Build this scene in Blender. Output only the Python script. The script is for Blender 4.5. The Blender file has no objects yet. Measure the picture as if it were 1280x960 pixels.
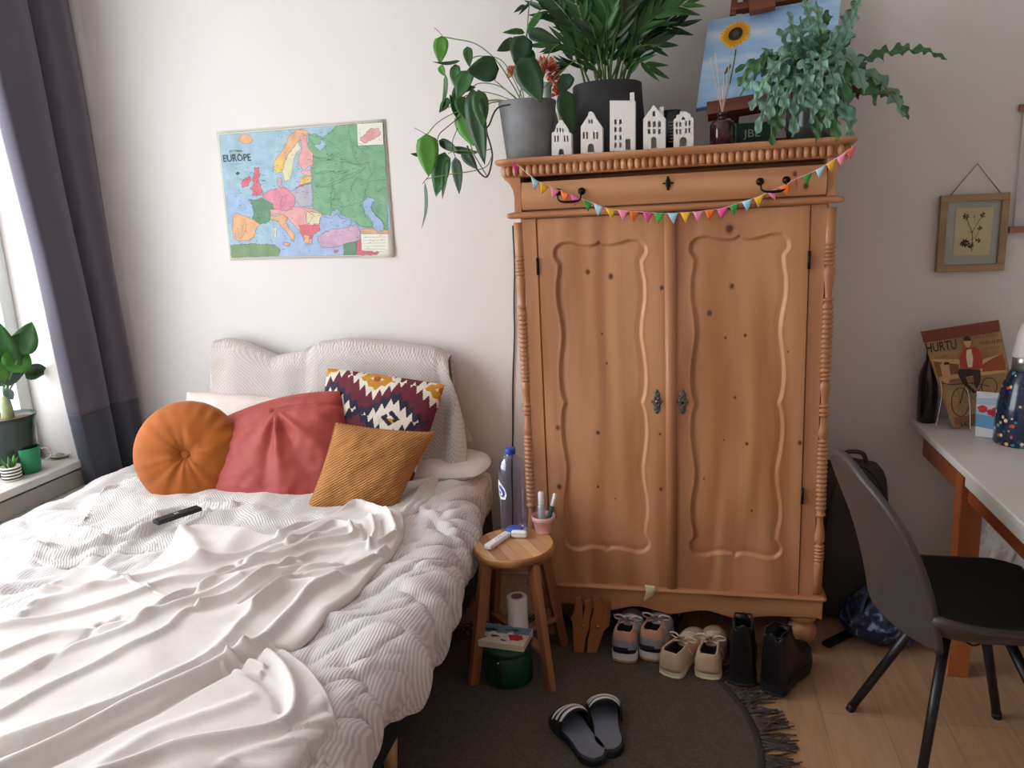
import bpy, bmesh, math, random
import numpy as np
from mathutils import Vector, Matrix, noise as mnoise
random.seed(7)
S = bpy.context.scene
COL = S.collection
PI = math.pi
# ------------------------------------------------------------------ camera
CAMP = Vector((0.0, -3.31, 1.6644))
FOC = 960.0
def _axes(pitch, yaw, roll):
    p, y, r = map(math.radians, (pitch, yaw, roll))
    F = Vector((-math.sin(y)*math.cos(p), math.cos(y)*math.cos(p), -math.sin(p)))
    R = Vector((math.cos(y), math.sin(y), 0)); U = R.cross(F)
    c, s = math.cos(r), math.sin(r)
    return F, c*R + s*U, -s*R + c*U
CF, CR, CU = _axes(12.25, 13.02, -2.93)
cam = bpy.data.cameras.new('camera'); cam.sensor_width = 36; cam.lens = 27.0; cam.clip_start = 0.05
camo = bpy.data.objects.new('camera', cam); COL.objects.link(camo)
camo.matrix_world = Matrix(((CR.x, CU.x, -CF.x, CAMP.x), (CR.y, CU.y, -CF.y, CAMP.y), (CR.z, CU.z, -CF.z, CAMP.z), (0, 0, 0, 1)))
S.camera = camo
def P(px, py, **k):
    """world point where the line of sight through a photo point meets the plane x=, y= or z="""
    d = CF + CR*((px-640)/FOC) - CU*((py-480)/FOC)
    a, v = list(k.items())[0]; i = 'xyz'.index(a)
    return CAMP + d*((v-CAMP[i])/d[i])
def PX(v):
    d = Vector(v)-CAMP; z = d.dot(CF)
    return 640+FOC*d.dot(CR)/z, 480-FOC*d.dot(CU)/z
# ------------------------------------------------------------------ materials
def lin(c):
    if isinstance(c, str):
        c = [int(c[i:i+2], 16)/255 for i in (0, 2, 4)]
    return tuple((x/12.92 if x <= .04045 else ((x+.055)/1.055)**2.4) for x in c)
MATS = {}
def M(name, col='808080', rough=.6, metal=0, var=.08, vscale=8, bump=.0, bscale=60, sheen=0, coat=0, trans=0, stretch=(1,1,1), ior=1.45, alpha=1, sub=0, coord='Object', bdist=.002, spec=None):
    if name in MATS: return MATS[name]
    m = bpy.data.materials.new(name); m.use_nodes = True
    N = m.node_tree.nodes; L = m.node_tree.links; b = N['Principled BSDF']
    c = lin(col)
    b.inputs['Roughness'].default_value = rough; b.inputs['Metallic'].default_value = metal
    b.inputs['IOR'].default_value = ior
    if spec is not None: b.inputs['Specular IOR Level'].default_value = spec
    if sheen: b.inputs['Sheen Weight'].default_value = sheen; b.inputs['Sheen Roughness'].default_value = .5
    if coat: b.inputs['Coat Weight'].default_value = coat; b.inputs['Coat Roughness'].default_value = .15
    if trans: b.inputs['Transmission Weight'].default_value = trans
    if sub: b.inputs['Subsurface Weight'].default_value = sub; b.inputs['Subsurface Scale'].default_value = .01
    tc = N.new('ShaderNodeTexCoord'); mp = N.new('ShaderNodeMapping'); mp.inputs['Scale'].default_value = stretch
    L.new(tc.outputs[coord], mp.inputs[0])
    nz = N.new('ShaderNodeTexNoise'); nz.inputs['Scale'].default_value = vscale; nz.inputs['Detail'].default_value = 4
    L.new(mp.outputs[0], nz.inputs['Vector'])
    rp = N.new('ShaderNodeValToRGB')
    rp.color_ramp.elements[0].position = .3; rp.color_ramp.elements[1].position = .7
    rp.color_ramp.elements[0].color = tuple(x*(1-var) for x in c)+(1,)
    rp.color_ramp.elements[1].color = tuple(min(1, x*(1+var)) for x in c)+(1,)
    L.new(nz.outputs[0], rp.inputs[0]); L.new(rp.outputs[0], b.inputs['Base Color'])
    if bump:
        n2 = N.new('ShaderNodeTexNoise'); n2.inputs['Scale'].default_value = bscale; n2.inputs['Detail'].default_value = 3
        L.new(mp.outputs[0], n2.inputs['Vector'])
        bp = N.new('ShaderNodeBump'); bp.inputs['Strength'].default_value = bump; bp.inputs['Distance'].default_value = bdist
        L.new(n2.outputs[0], bp.inputs['Height']); L.new(bp.outputs[0], b.inputs['Normal'])
    MATS[name] = m
    return m
def base(m): return m.node_tree.nodes['Principled BSDF']
def nd(m, t, **k):
    n = m.node_tree.nodes.new(t)
    for a, v in k.items(): setattr(n, a, v)
    return n
def lk(m, a, b): m.node_tree.links.new(a, b)
def mathn(m, op, a, b=None):
    n = nd(m, 'ShaderNodeMath', operation=op)
    for i, v in enumerate((a, b)):
        if v is None: continue
        if isinstance(v, (int, float)): n.inputs[i].default_value = v
        else: lk(m, v, n.inputs[i])
    return n.outputs[0]
def leaf_mat(name, col, rough=.4, var=.3):
    m = M(name, col, rough, var=var, vscale=14)
    b = base(m)
    # a little light passes through the leaf
    N = m.node_tree.nodes; L = m.node_tree.links
    out = N['Material Output']; tr = N.new('ShaderNodeBsdfTranslucent'); mx = N.new('ShaderNodeMixShader')
    mx.inputs[0].default_value = .18
    src = b.inputs['Base Color'].links[0].from_socket
    L.new(src, tr.inputs[0]); L.new(b.outputs[0], mx.inputs[1]); L.new(tr.outputs[0], mx.inputs[2]); L.new(mx.outputs[0], out.inputs[0])
    return m
def wood(name, c1, c2, axis='z', rough=.45, scale=1.0, knots=None, ring=6, coat=.0):
    """grain along axis, object space; knots = [(x,z,r)] in object space"""
    if name in MATS: return MATS[name]
    m = bpy.data.materials.new(name); m.use_nodes = True; b = base(m)
    tc = nd(m, 'ShaderNodeTexCoord'); mp = nd(m, 'ShaderNodeMapping')
    st = {'x': (.12, 1, 1), 'y': (1, .12, 1), 'z': (1, 1, .12)}[axis]
    mp.inputs['Scale'].default_value = [s*scale for s in st]
    lk(m, tc.outputs['Object'], mp.inputs[0])
    n1 = nd(m, 'ShaderNodeTexNoise'); n1.inputs['Scale'].default_value = 9; n1.inputs['Detail'].default_value = 6; n1.inputs['Distortion'].default_value = .4
    lk(m, mp.outputs[0], n1.inputs['Vector'])
    n2 = nd(m, 'ShaderNodeTexNoise'); n2.inputs['Scale'].default_value = 3; n2.inputs['Detail'].default_value = 2
    lk(m, mp.outputs[0], n2.inputs['Vector'])
    w = mathn(m, 'MULTIPLY', n2.outputs[0], 40.0*ring/6)
    w = mathn(m, 'SINE', w)
    w = mathn(m, 'MULTIPLY', w, .16)
    v = mathn(m, 'ADD', n1.outputs[0], w)
    rp = nd(m, 'ShaderNodeValToRGB'); lk(m, v, rp.inputs[0])
    rp.color_ramp.elements[0].position = .3; rp.color_ramp.elements[1].position = .75
    rp.color_ramp.elements[0].color = lin(c2)+(1,); rp.color_ramp.elements[1].color = lin(c1)+(1,)
    col = rp.outputs[0]
    if knots:
        acc = None
        sep = nd(m, 'ShaderNodeSeparateXYZ'); lk(m, tc.outputs['Object'], sep.inputs[0])
        for (kx, kz, kr) in knots:
            dx = mathn(m, 'MULTIPLY', mathn(m, 'SUBTRACT', sep.outputs[0], kx), 1/kr)
            dz = mathn(m, 'MULTIPLY', mathn(m, 'SUBTRACT', sep.outputs[2], kz), .8/kr)
            d = mathn(m, 'SQRT', mathn(m, 'ADD', mathn(m, 'MULTIPLY', dx, dx), mathn(m, 'MULTIPLY', dz, dz)))
            acc = d if acc is None else mathn(m, 'MINIMUM', acc, d)
        nr = nd(m, 'ShaderNodeTexNoise'); nr.inputs['Scale'].default_value = 60; lk(m, tc.outputs['Object'], nr.inputs['Vector'])
        acc = mathn(m, 'ADD', acc, mathn(m, 'MULTIPLY', nr.outputs[0], .5))
        kr_ = nd(m, 'ShaderNodeValToRGB'); lk(m, mathn(m, 'MULTIPLY', acc, .4), kr_.inputs[0])
        e = kr_.color_ramp.elements; e[0].position = .3; e[0].color = (1, 1, 1, 1); e[1].position = .62; e[1].color = (0, 0, 0, 1)
        e2 = kr_.color_ramp.elements.new(.42); e2.color = (.35, .35, .35, 1)
        mx = nd(m, 'ShaderNodeMixRGB'); lk(m, kr_.outputs[0], mx.inputs[0]); lk(m, col, mx.inputs[1]); mx.inputs[2].default_value = lin('5b2f1c')+(1,)
        col = mx.outputs[0]
    lk(m, col, b.inputs['Base Color'])
    b.inputs['Roughness'].default_value = rough
    if coat: b.inputs['Coat Weight'].default_value = coat; b.inputs['Coat Roughness'].default_value = .3
    bp = nd(m, 'ShaderNodeBump'); bp.inputs['Strength'].default_value = .25; bp.inputs['Distance'].default_value = .001
    lk(m, v, bp.inputs['Height']); lk(m, bp.outputs[0], b.inputs['Normal'])
    MATS[name] = m
    return m
# ------------------------------------------------------------------ mesh builder
class MB:
    def __init__(s): s.v = []; s.f = []; s.mi = []; s.sm = []; s.cur = 0; s.smooth = False; s.T = None
    def add(s, vs, fs, smooth=None):
        o = len(s.v)
        if s.T is not None: vs = [s.T @ Vector(v) for v in vs]
        s.v += [tuple(v) for v in vs]; s.f += [tuple(i+o for i in f) for f in fs]
        s.mi += [s.cur]*len(fs); s.sm += [s.smooth if smooth is None else smooth]*len(fs)
        return s
    def box(s, c, d, rz=0, R=None, bev=0):
        x, y, z = [a/2 for a in d]
        if bev:
            bm = bmesh.new(); bmesh.ops.create_cube(bm, size=1)
            for v in bm.verts: v.co = Vector((v.co.x*d[0], v.co.y*d[1], v.co.z*d[2]))
            bmesh.ops.bevel(bm, geom=bm.edges[:], offset=bev, segments=2, affect='EDGES', profile=.6)
            vs = [v.co.copy() for v in bm.verts]; bm.verts.index_update(); fs = [[v.index for v in f.verts] for f in bm.faces]; bm.free()
        else:
            vs = [Vector(p) for p in ((-x,-y,-z),(x,-y,-z),(x,y,-z),(-x,y,-z),(-x,-y,z),(x,-y,z),(x,y,z),(-x,y,z))]
            fs = [(3,2,1,0),(4,5,6,7),(0,1,5,4),(1,2,6,5),(2,3,7,6),(3,0,4,7)]
        if R is None: R = Matrix.Rotation(rz, 3, 'Z')
        return s.add([R @ v + Vector(c) for v in vs], fs, False if not bev else None)
    def bar(s, a, b, w, h, up=(0,0,1), w2=None, h2=None, bev=0):
        """square bar from a to b"""
        a, b = Vector(a), Vector(b); z = (b-a); Ln = z.length; z.normalize()
        x = Vector(up).cross(z)
        if x.length < 1e-4: x = Vector((1,0,0))
        x.normalize(); y = z.cross(x)
        w2 = w if w2 is None else w2; h2 = h if h2 is None else h2
        vs = []
        for p, ww, hh in ((a, w, h), (b, w2, h2)):
            for i, j in ((-1,-1),(1,-1),(1,1),(-1,1)): vs.append(p + x*i*ww/2 + y*j*hh/2)
        return s.add(vs, [(3,2,1,0),(4,5,6,7),(0,1,5,4),(1,2,6,5),(2,3,7,6),(3,0,4,7)], False)
    def lathe(s, prof, c=(0,0,0), n=24, R=None, cap=True, smooth=True, sx=1, sy=1):
        vs = []; fs = []
        for r, z in prof:
            for k in range(n):
                a = 2*PI*k/n; v = Vector((r*math.cos(a)*sx, r*math.sin(a)*sy, z))
                if R is not None: v = R @ v
                vs.append(v+Vector(c))
        for i in range(len(prof)-1):
            for k in range(n):
                k2 = (k+1) % n
                fs.append((i*n+k, i*n+k2, (i+1)*n+k2, (i+1)*n+k))
        if cap:
            if prof[0][0] > 1e-4: fs.append(tuple(range(n-1, -1, -1)))
            if prof[-1][0] > 1e-4: fs.append(tuple((len(prof)-1)*n+k for k in range(n)))
        return s.add(vs, fs, smooth)
    def tube(s, pts, r, n=8, cap=True, smooth=True, flat=1):
        pts = [Vector(p) for p in pts]; rs = r if isinstance(r, (list, tuple)) else [r]*len(pts)
        vs = []; fs = []; prev = None
        for i, p in enumerate(pts):
            t = (pts[min(i+1, len(pts)-1)] - pts[max(i-1, 0)])
            if t.length < 1e-7: t = Vector((0,0,1))
            t.normalize()
            if prev is None:
                x = t.cross(Vector((0,0,1)))
                if x.length < .05: x = t.cross(Vector((0,1,0)))
            else: x = prev - t*prev.dot(t)
            x.normalize(); prev = x; y = t.cross(x)
            for k in range(n):
                a = 2*PI*k/n; vs.append(p + x*math.cos(a)*rs[i] + y*math.sin(a)*rs[i]*flat)
        for i in range(len(pts)-1):
            for k in range(n):
                k2 = (k+1) % n; fs.append((i*n+k, i*n+k2, (i+1)*n+k2, (i+1)*n+k))
        if cap: fs.append(tuple(range(n-1, -1, -1))); fs.append(tuple((len(pts)-1)*n+k for k in range(n)))
        return s.add(vs, fs, smooth)
    def ball(s, c, r, n=12, sc=(1,1,1), R=None):
        prof = [(math.sin(PI*i/n)*r, -math.cos(PI*i/n)*r) for i in range(n+1)]
        prof[0] = (1e-5, -r); prof[-1] = (1e-5, r)
        Rm = Matrix.Diagonal(sc).to_3x3() if R is None else R @ Matrix.Diagonal(sc).to_3x3()
        return s.lathe(prof, c, 2*n, Rm)
    def grid(s, fn, nu, nv, wrapu=False, smooth=True, flip=False):
        vs = [fn(i/(nu if wrapu else nu), j/nv) for j in range(nv+1) for i in range(nu if wrapu else nu+1)]
        w = nu if wrapu else nu+1; fs = []
        for j in range(nv):
            for i in range(nu):
                i2 = (i+1) % w
                q = (j*w+i, j*w+i2, (j+1)*w+i2, (j+1)*w+i)
                fs.append(q[::-1] if flip else q)
        return s.add(vs, fs, smooth)
    def prism(s, poly, ext, smooth=False):
        """poly: list of 3D points (planar), ext: extrusion vector"""
        poly = [Vector(p) for p in poly]; e = Vector(ext); n = len(poly)
        vs = poly + [p+e for p in poly]
        fs = [tuple(range(n-1, -1, -1)), tuple(range(n, 2*n))] + [(i, (i+1) % n, n+(i+1) % n, n+i) for i in range(n)]
        return s.add(vs, fs, smooth)
    def poly(s, pts): return s.add(pts, [tuple(range(len(pts)))], False)
    def ribbon(s, pts, w, nrm, closed=False):
        pts = [Vector(p) for p in pts]; nrm = Vector(nrm); n = len(pts); vs = []
        for i, p in enumerate(pts):
            a = pts[(i-1) % n] if closed else pts[max(i-1, 0)]; b = pts[(i+1) % n] if closed else pts[min(i+1, n-1)]
            t = (b-a).normalized() if (b-a).length > 1e-9 else Vector((1,0,0)); x = nrm.cross(t).normalized()
            vs += [p-x*w/2, p+x*w/2]
        m = n if closed else n-1
        return s.add(vs, [(2*i, 2*((i+1) % n), 2*((i+1) % n)+1, 2*i+1) for i in range(m)], False)
def link(o): COL.objects.link(o); return o
def emp(name, loc, label=None, cat=None, group=None, rz=0, rot=None):
    o = link(bpy.data.objects.new(name, None)); o.location = loc; o.rotation_euler = rot if rot else (0,0,rz); o.empty_display_size = .05
    if label: o['label'] = label
    if cat: o['category'] = cat
    if group: o['group'] = group
    return o
def mworld(o):
    m = Matrix.LocRotScale(o.location, o.rotation_euler, o.scale)
    return (mworld(o.parent) @ o.matrix_parent_inverse @ m) if o.parent else m
def build(name, mb, mats, parent=None, world=False, label=None, cat=None, group=None, kind=None, origin=None, mods=None):
    """one mesh object; world=True: the coordinates are world ones although it gets a parent"""
    me = bpy.data.meshes.new(name)
    if not isinstance(mats, (list, tuple)): mats = [mats]
    vs = mb.v
    o = bpy.data.objects.new(name, me)
    off = Vector((0,0,0))
    if parent is None or world:
        a = np.array(vs); lo = a.min(0); hi = a.max(0)
        off = Vector(((lo[0]+hi[0])/2, (lo[1]+hi[1])/2, lo[2])) if origin is None else Vector(origin)
        vs = [(v[0]-off.x, v[1]-off.y, v[2]-off.z) for v in vs]
        o.location = off
    me.from_pydata(vs, [], mb.f)
    for m in mats: me.materials.append(m)
    me.polygons.foreach_set('material_index', mb.mi)
    me.polygons.foreach_set('use_smooth', mb.sm)
    me.update()
    link(o)
    if parent is not None:
        o.parent = parent
        if world: o.matrix_parent_inverse = mworld(parent).inverted()
    if label: o['label'] = label
    if cat: o['category'] = cat
    if group: o['group'] = group
    if kind: o['kind'] = kind
    return o
def sub(o, lv=1):
    m = o.modifiers.new('subdivision', 'SUBSURF'); m.levels = lv; m.render_levels = lv; return o
def bevel(o, w=.003, seg=2):
    m = o.modifiers.new('bevel', 'BEVEL'); m.width = w; m.segments = seg; m.limit_method = 'ANGLE'; m.angle_limit = math.radians(40); return o
def solid(o, t, off=0):
    m = o.modifiers.new('thickness', 'SOLIDIFY'); m.thickness = t; m.offset = off; return o
def shade(o): 
    for p in o.data.polygons: p.use_smooth = True
    return o
def text_into(mb, txt, origin, xdir, ydir, height, width=None, ext=None, bold=0):
    """lettering from the built-in font, laid on a plane at its place on the object"""
    cu = bpy.data.curves.new('t', 'FONT'); cu.body = txt; cu.size = 1; cu.resolution_u = 2; cu.offset = bold
    o = bpy.data.objects.new('t', cu); COL.objects.link(o)
    dg = bpy.context.evaluated_depsgraph_get(); me = bpy.data.meshes.new_from_object(o.evaluated_get(dg))
    vs = [v.co.copy() for v in me.vertices]; fs = [tuple(p.vertices) for p in me.polygons]
    bpy.data.objects.remove(o); bpy.data.meshes.remove(me); bpy.data.curves.remove(cu)
    if not vs: return
    x0 = min(v.x for v in vs); x1 = max(v.x for v in vs); y0 = min(v.y for v in vs); y1 = max(v.y for v in vs)
    sy = height/(y1-y0); sx = sy if width is None else width/(x1-x0)
    X = Vector(xdir).normalized(); Y = Vector(ydir).normalized(); O = Vector(origin)
    mb.add([O + X*(v.x-x0)*sx + Y*(v.y-y0)*sy for v in vs], fs, False)
def catmull(pts, k=6, closed=False):
    pts = [Vector(p) for p in pts]; n = len(pts); out = []
    rng = range(n) if closed else range(n-1)
    for i in rng:
        g = (lambda j: pts[j % n]) if closed else (lambda j: pts[min(max(j, 0), n-1)])
        a, b, c, d = g(i-1), g(i), g(i+1), g(i+2)
        for j in range(k):
            t = j/k; out.append(.5*((2*b)+(-a+c)*t+(2*a-5*b+4*c-d)*t*t+(-a+3*b-3*c+d)*t*t*t))
    if not closed: out.append(pts[-1])
    return out
def nz(x, y, z=0): return mnoise.noise(Vector((x, y, z)))
# ------------------------------------------------------------------ room
LX, RX, FY, CH = -2.79, 2.15, -5.2, 3.05       # left wall, right wall, front wall behind the camera, ceiling height
WT = .27                                        # thickness of the window wall
m_wall = M('white_plaster', 'd8d2ce', .85, var=.02, vscale=2, bump=.15, bscale=90)
m_wall2 = m_wall
m_ceil = M('ceiling_white', 'e6e4e2', .9, var=.01)
def floor_mat():
    m = bpy.data.materials.new('laminate_planks'); m.use_nodes = True; b = base(m)
    tc = nd(m, 'ShaderNodeTexCoord'); mp = nd(m, 'ShaderNodeMapping'); mp.inputs['Rotation'].default_value = (0, 0, PI/2)
    lk(m, tc.outputs['Object'], mp.inputs[0])
    br = nd(m, 'ShaderNodeTexBrick'); br.inputs['Scale'].default_value = 1; br.inputs['Brick Width'].default_value = 1.25; br.inputs['Row Height'].default_value = .19
    br.inputs['Mortar Size'].default_value = .0015; br.inputs['Color1'].default_value = lin('b7906d')+(1,); br.inputs['Color2'].default_value = lin('bd9775')+(1,)
    br.inputs['Mortar'].default_value = lin('a07a5b')+(1,); br.offset = .37
    lk(m, mp.outputs[0], br.inputs['Vector'])
    m2 = nd(m, 'ShaderNodeMapping'); m2.inputs['Scale'].default_value = (14, 1.2, 1); lk(m, tc.outputs['Object'], m2.inputs[0])
    n = nd(m, 'ShaderNodeTexNoise'); n.inputs['Scale'].default_value = 4; n.inputs['Detail'].default_value = 5; lk(m, m2.outputs[0], n.inputs['Vector'])
    rp = nd(m, 'ShaderNodeValToRGB'); rp.color_ramp.elements[0].position = .3; rp.color_ramp.elements[1].position = .7
    rp.color_ramp.elements[0].color = (.82, .79, .76, 1); rp.color_ramp.elements[1].color = (1.0, 1.0, 1.0, 1); lk(m, n.outputs[0], rp.inputs[0])
    mx = nd(m, 'ShaderNodeMixRGB', blend_type='MULTIPLY'); mx.inputs[0].default_value = 1; lk(m, br.outputs[0], mx.inputs[1]); lk(m, rp.outputs[0], mx.inputs[2])
    lk(m, mx.outputs[0], b.inputs['Base Color']); b.inputs['Roughness'].default_value = .42
    return m
def struct(name, mb, m, **k): return build(name, mb, m, kind='structure', **k)
struct('floor', MB().box(((LX+RX)/2, FY/2, -.03), (RX-LX+.8, -FY+.3, .06)), floor_mat())
struct('ceiling', MB().box(((LX+RX)/2, FY/2, CH+.03), (RX-LX+.8, -FY+.3, .06)), m_ceil)
struct('wall_back', MB().box(((LX+RX)/2, .05, CH/2), (RX-LX+.8, .1, CH)), m_wall)
struct('wall_right', MB().box((RX+.05, FY/2, CH/2), (.1, -FY, CH)), m_wall)
struct('wall_front', MB().box(((LX+RX)/2, FY-.05, CH/2), (RX-LX+.8, .1, CH)), m_wall)
# left wall with the window opening
WY0, WY1, WZ0, WZ1 = -3.7, -.37, .62, 2.85
mb = MB(); xc = LX-WT/2
mb.box((xc, (WY1)/2, CH/2), (WT, -WY1, CH)); mb.box((xc, (FY+WY0)/2, CH/2), (WT, WY0-FY, CH))
mb.box((xc, (WY0+WY1)/2, WZ0/2), (WT, WY1-WY0, WZ0)); mb.box((xc, (WY0+WY1)/2, (WZ1+CH)/2), (WT, WY1-WY0, CH-WZ1))
struct('wall_left', mb, m_wall)
m_frame = M('window_paint', 'eef0f0', .35, var=.02)
m_glass = bpy.data.materials.new('window_glass'); m_glass.use_nodes = True
_n = m_glass.node_tree.nodes; _l = m_glass.node_tree.links
_t = _n.new('ShaderNodeBsdfTransparent'); _g = _n.new('ShaderNodeBsdfGlossy'); _g.inputs['Roughness'].default_value = .02; _x = _n.new('ShaderNodeMixShader'); _x.inputs[0].default_value = .05
_l.new(_t.outputs[0], _x.inputs[1]); _l.new(_g.outputs[0], _x.inputs[2]); _l.new(_x.outputs[0], _n['Material Output'].inputs[0])
FXW = LX-WT+.03
win = emp('window_1', (FXW, (WY0+WY1)/2, WZ0)); win['kind'] = 'structure'; win['label'] = 'white framed window in the left wall behind the potted plant'
mb = MB()
for y in (WY0+.035, (WY0+WY1)/2, WY1-.035): mb.box((FXW, y, (WZ0+WZ1)/2), (.06, .07, WZ1-WZ0))
for z in (WZ0+.065, WZ1-.035): mb.box((FXW, (WY0+WY1)/2, z), (.06, WY1-WY0, .07))
o = build('window_frame', mb, m_frame, win, world=True); o['kind'] = 'structure'; bevel(o, .004)
for y0, y1 in ((WY0+.07, (WY0+WY1)/2-.035), ((WY0+WY1)/2+.035, WY1-.07)):
    o = build('pane', MB().box((FXW, (y0+y1)/2, (WZ0+WZ1)/2), (.006, y1-y0, WZ1-WZ0-.14)), m_glass, win, world=True); o['kind'] = 'structure'
m_sill = M('sill_stone', 'b9b4ae', .35, var=.05, vscale=12)
o = struct('trim_1', MB().box(((LX+FXW)/2+.01, (WY0+WY1)/2, .64), (WT+.02, WY1-WY0+.03, .035)), m_sill, label='grey window sill carrying the small plants'); bevel(o, .004)
m_panel = M('grey_green_paint', 'a3a69c', .6, var=.04)
mb = MB().box((LX+.013, -2.2, .575), (.026, 4.4, .075))  # recessed strip; the shadow gap below the sill is put into its grey
struct('trim_2', mb, M('shadow_gap_grey', '8d8880', .6), label='narrow strip under the window sill, its grey standing for the shadow gap')
o = struct('trim_3', MB().box((LX+.028, -2.2, .27), (.056, 4.4, .53)), m_panel, label='pale green grey panelling under the window sill'); bevel(o, .006)
o = struct('baseboard_back', MB().box(((LX+RX)/2, -.008, .05), (RX-LX, .016, .10)), M('white_gloss', 'dcd8d4', .4, var=.01)); bevel(o, .004)
o = struct('baseboard_right', MB().box((RX-.008, FY/2, .05), (.016, -FY, .10)), MATS['white_gloss'])
# ================================================================== WARDROBE
WX, WF, WT0 = -.057, -.56, 1.862        # centre x, front face y, top height
PINE1, PINE2 = 'c38d63', 'a26b46'
m_pine = wood('waxed_pine', PINE1, PINE2, 'z')
m_pineh = wood('waxed_pine_horizontal', PINE1, PINE2, 'x')
m_iron = M('aged_dark_metal', '2b2320', .4, .9, var=.25, vscale=60)
m_brass = M('brass', 'b08a45', .3, 1)
wr = emp('wardrobe', (WX, -.3, 0), 'large antique pine wardrobe with two carved doors and turned corner columns', 'wardrobe')
def wp(name, mb, m=None, parent=None, **k): return build(name, mb, m or m_pine, parent or wr, world=True, **k)
o = wp('carcass', MB().box((WX, -.295, .93), (1.04, .51, 1.54))); bevel(o, .004)
for sx in (-1, 1): bevel(wp('side_stile', MB().box((WX+sx*.487, -.553, .955), (.050, .016, 1.40))), .002)
# doors: carved panel surface from the distance to the scalloped outline
HALF = [(751,300),(744,304.5),(737.5,306),(728,305.5),(720,304),(712,302),(705,302.5),(699,304),(695,307.5),(692,311),(691,316),(691,320),(692.5,324),(695.5,327.5),(697.5,331),(697,342),(695,354),(695,367),(696,380),(698.5,392),(701,405),(702.5,420),(701,436),(699.5,450),(698.8,463),(699,475),(700,485),(701.5,494),(705,504)]
half = [P(x, y, y=-.57) for x, y in HALF]
mid = half[-1]; xc0 = (P(705,504,y=-.57).x+P(804,504,y=-.57).x)/2
half = [(xc0 + (p.x-xc0)*(1.0), p.z) for p in half]
half[0] = (xc0, half[0][1])
zm = mid.z
left = half + [(x, 2*zm-z) for x, z in half[-2::-1]]
outline = left + [(2*xc0-x, z) for x, z in left[-2:0:-1]]
ol = np.array([(x-xc0, z) for x, z in outline])
def sdf(pts):
    d = np.full(len(pts), 9.0); ins = np.zeros(len(pts), bool)
    for i in range(len(ol)):
        a = ol[i]; b = ol[(i+1) % len(ol)]; e = b-a; w = pts-a
        t = np.clip((w@e)/max(e@e, 1e-12), 0, 1); q = w-t[:, None]*e; d = np.minimum(d, np.hypot(q[:, 0], q[:, 1]))
        c = (a[1] > pts[:, 1]) != (b[1] > pts[:, 1])
        with np.errstate(divide='ignore', invalid='ignore'):
            xi = a[0]+(pts[:, 1]-a[1])*(b[0]-a[0])/np.where(b[1]-a[1] == 0, 1e-9, b[1]-a[1])
        ins ^= c & (pts[:, 0] < xi)
    return np.where(ins, d, -d)
KN = [(734,340,.008),(763,346,.009),(697,535,.008),(747,542,.007),(699,609,.009),(827,360,.007),(752,418,.004),(758,455,.004),(747,610,.004),(769,625,.003),(826,612,.006),(825,543,.004),
      (912,286,.013),(915,358,.008),(887,392,.008),(932,420,.005),(907,423,.004),(1000,554,.007),(934,556,.006),(919,498,.005),(905,551,.003),(940,640,.004),(880,600,.003),(985,440,.003),(1024,446,.004)]
KW = [(P(x, y, y=-.57).x, P(x, y, y=-.57).z, r*1.25) for x, y, r in KN]
m_door = wood('knotty_waxed_pine', PINE1, PINE2, 'z', knots=KW)
Z0, Z1 = .256, 1.652
def door(x0, x1, pc, name='door'):
    nx = int((x1-x0)/.0035); nz_ = int((Z1-Z0)/.0045)
    X = np.linspace(x0, x1, nx+1); Z = np.linspace(Z0, Z1, nz_+1)
    GX, GZ = np.meshgrid(X, Z); pts = np.c_[GX.ravel()-pc, GZ.ravel()]
    d = sdf(pts); 
    t = np.clip(d/.009, 0, 1); dep = -.0125*(t*t*(3-2*t)) + .0035*np.clip((d-.009)/.02, 0, 1)
    rim = np.exp(-((d+.003)/.003)**2)*.0012
    Y = -.566 - dep*1.0 - rim
    mb = MB(); w = nx+1; n = len(pts)
    vs = [(a, b, c) for a, b, c in zip(GX.ravel(), Y, GZ.ravel())]
    fs = [(j*w+i, j*w+i+1, (j+1)*w+i+1, (j+1)*w+i) for j in range(nz_) for i in range(nx)]
    mb.add(vs, fs, True)
    # back and edges
    mb.add([(x0,-.566,Z0),(x1,-.566,Z0),(x1,-.566,Z1),(x0,-.566,Z1),(x0,-.549,Z0),(x1,-.549,Z0),(x1,-.549,Z1),(x0,-.549,Z1)], [(0,1,5,4),(1,2,6,5),(2,3,7,6),(3,0,4,7),(4,5,6,7)], False)
    return build(name, mb, m_door, wr, world=True, origin=(0,0,0))
XS = P(838, 400, y=-.58).x - .002          # meeting line
dl = door(-.512, XS-.004, xc0); 
xcr = (P(868.7,511,y=-.57).x+P(975,510,y=-.57).x)/2
dr = door(XS+.014, .402, xcr)
# half-round post on the left door, thin astragal on the right door
mb = MB(); mb.lathe([(.0, Z0), (.019, Z0+.001), (.019, Z1-.001), (.0, Z1)], (0,0,0), 20, sy=.75)
mb.v = [(v[0]+XS+.002, v[1]-.568, v[2]) for v in mb.v]; wp('cover_moulding', mb, parent=dl)
def escut(px, py, par):
    c = P(px, py, y=-.568); mb = MB()
    for dz, rx, rz in ((0,.016,.024),(.024,.012,.016),(-.024,.012,.016),(.037,.006,.009),(-.037,.006,.009)):
        mb.ball((c.x, c.y, c.z+dz), 1, 8, (rx, .0035, rz))
    for s in (-1, 1): mb.ball((c.x+s*.015, c.y, c.z), 1, 6, (.006,.003,.006))
    for k in range(8): mb.ball((c.x+.010*math.cos(k*PI/4), c.y-.003, c.z+.020*math.sin(k*PI/4)), 1, 5, (.004,.002,.004))
    return build('escutcheon', mb, M('pewter_filigree','6a605a',.5,.6,var=.4,vscale=160,bump=1,bscale=220), par, world=True)
e1 = escut(821, 502, dl); e2 = escut(853, 502, dr)
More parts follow.
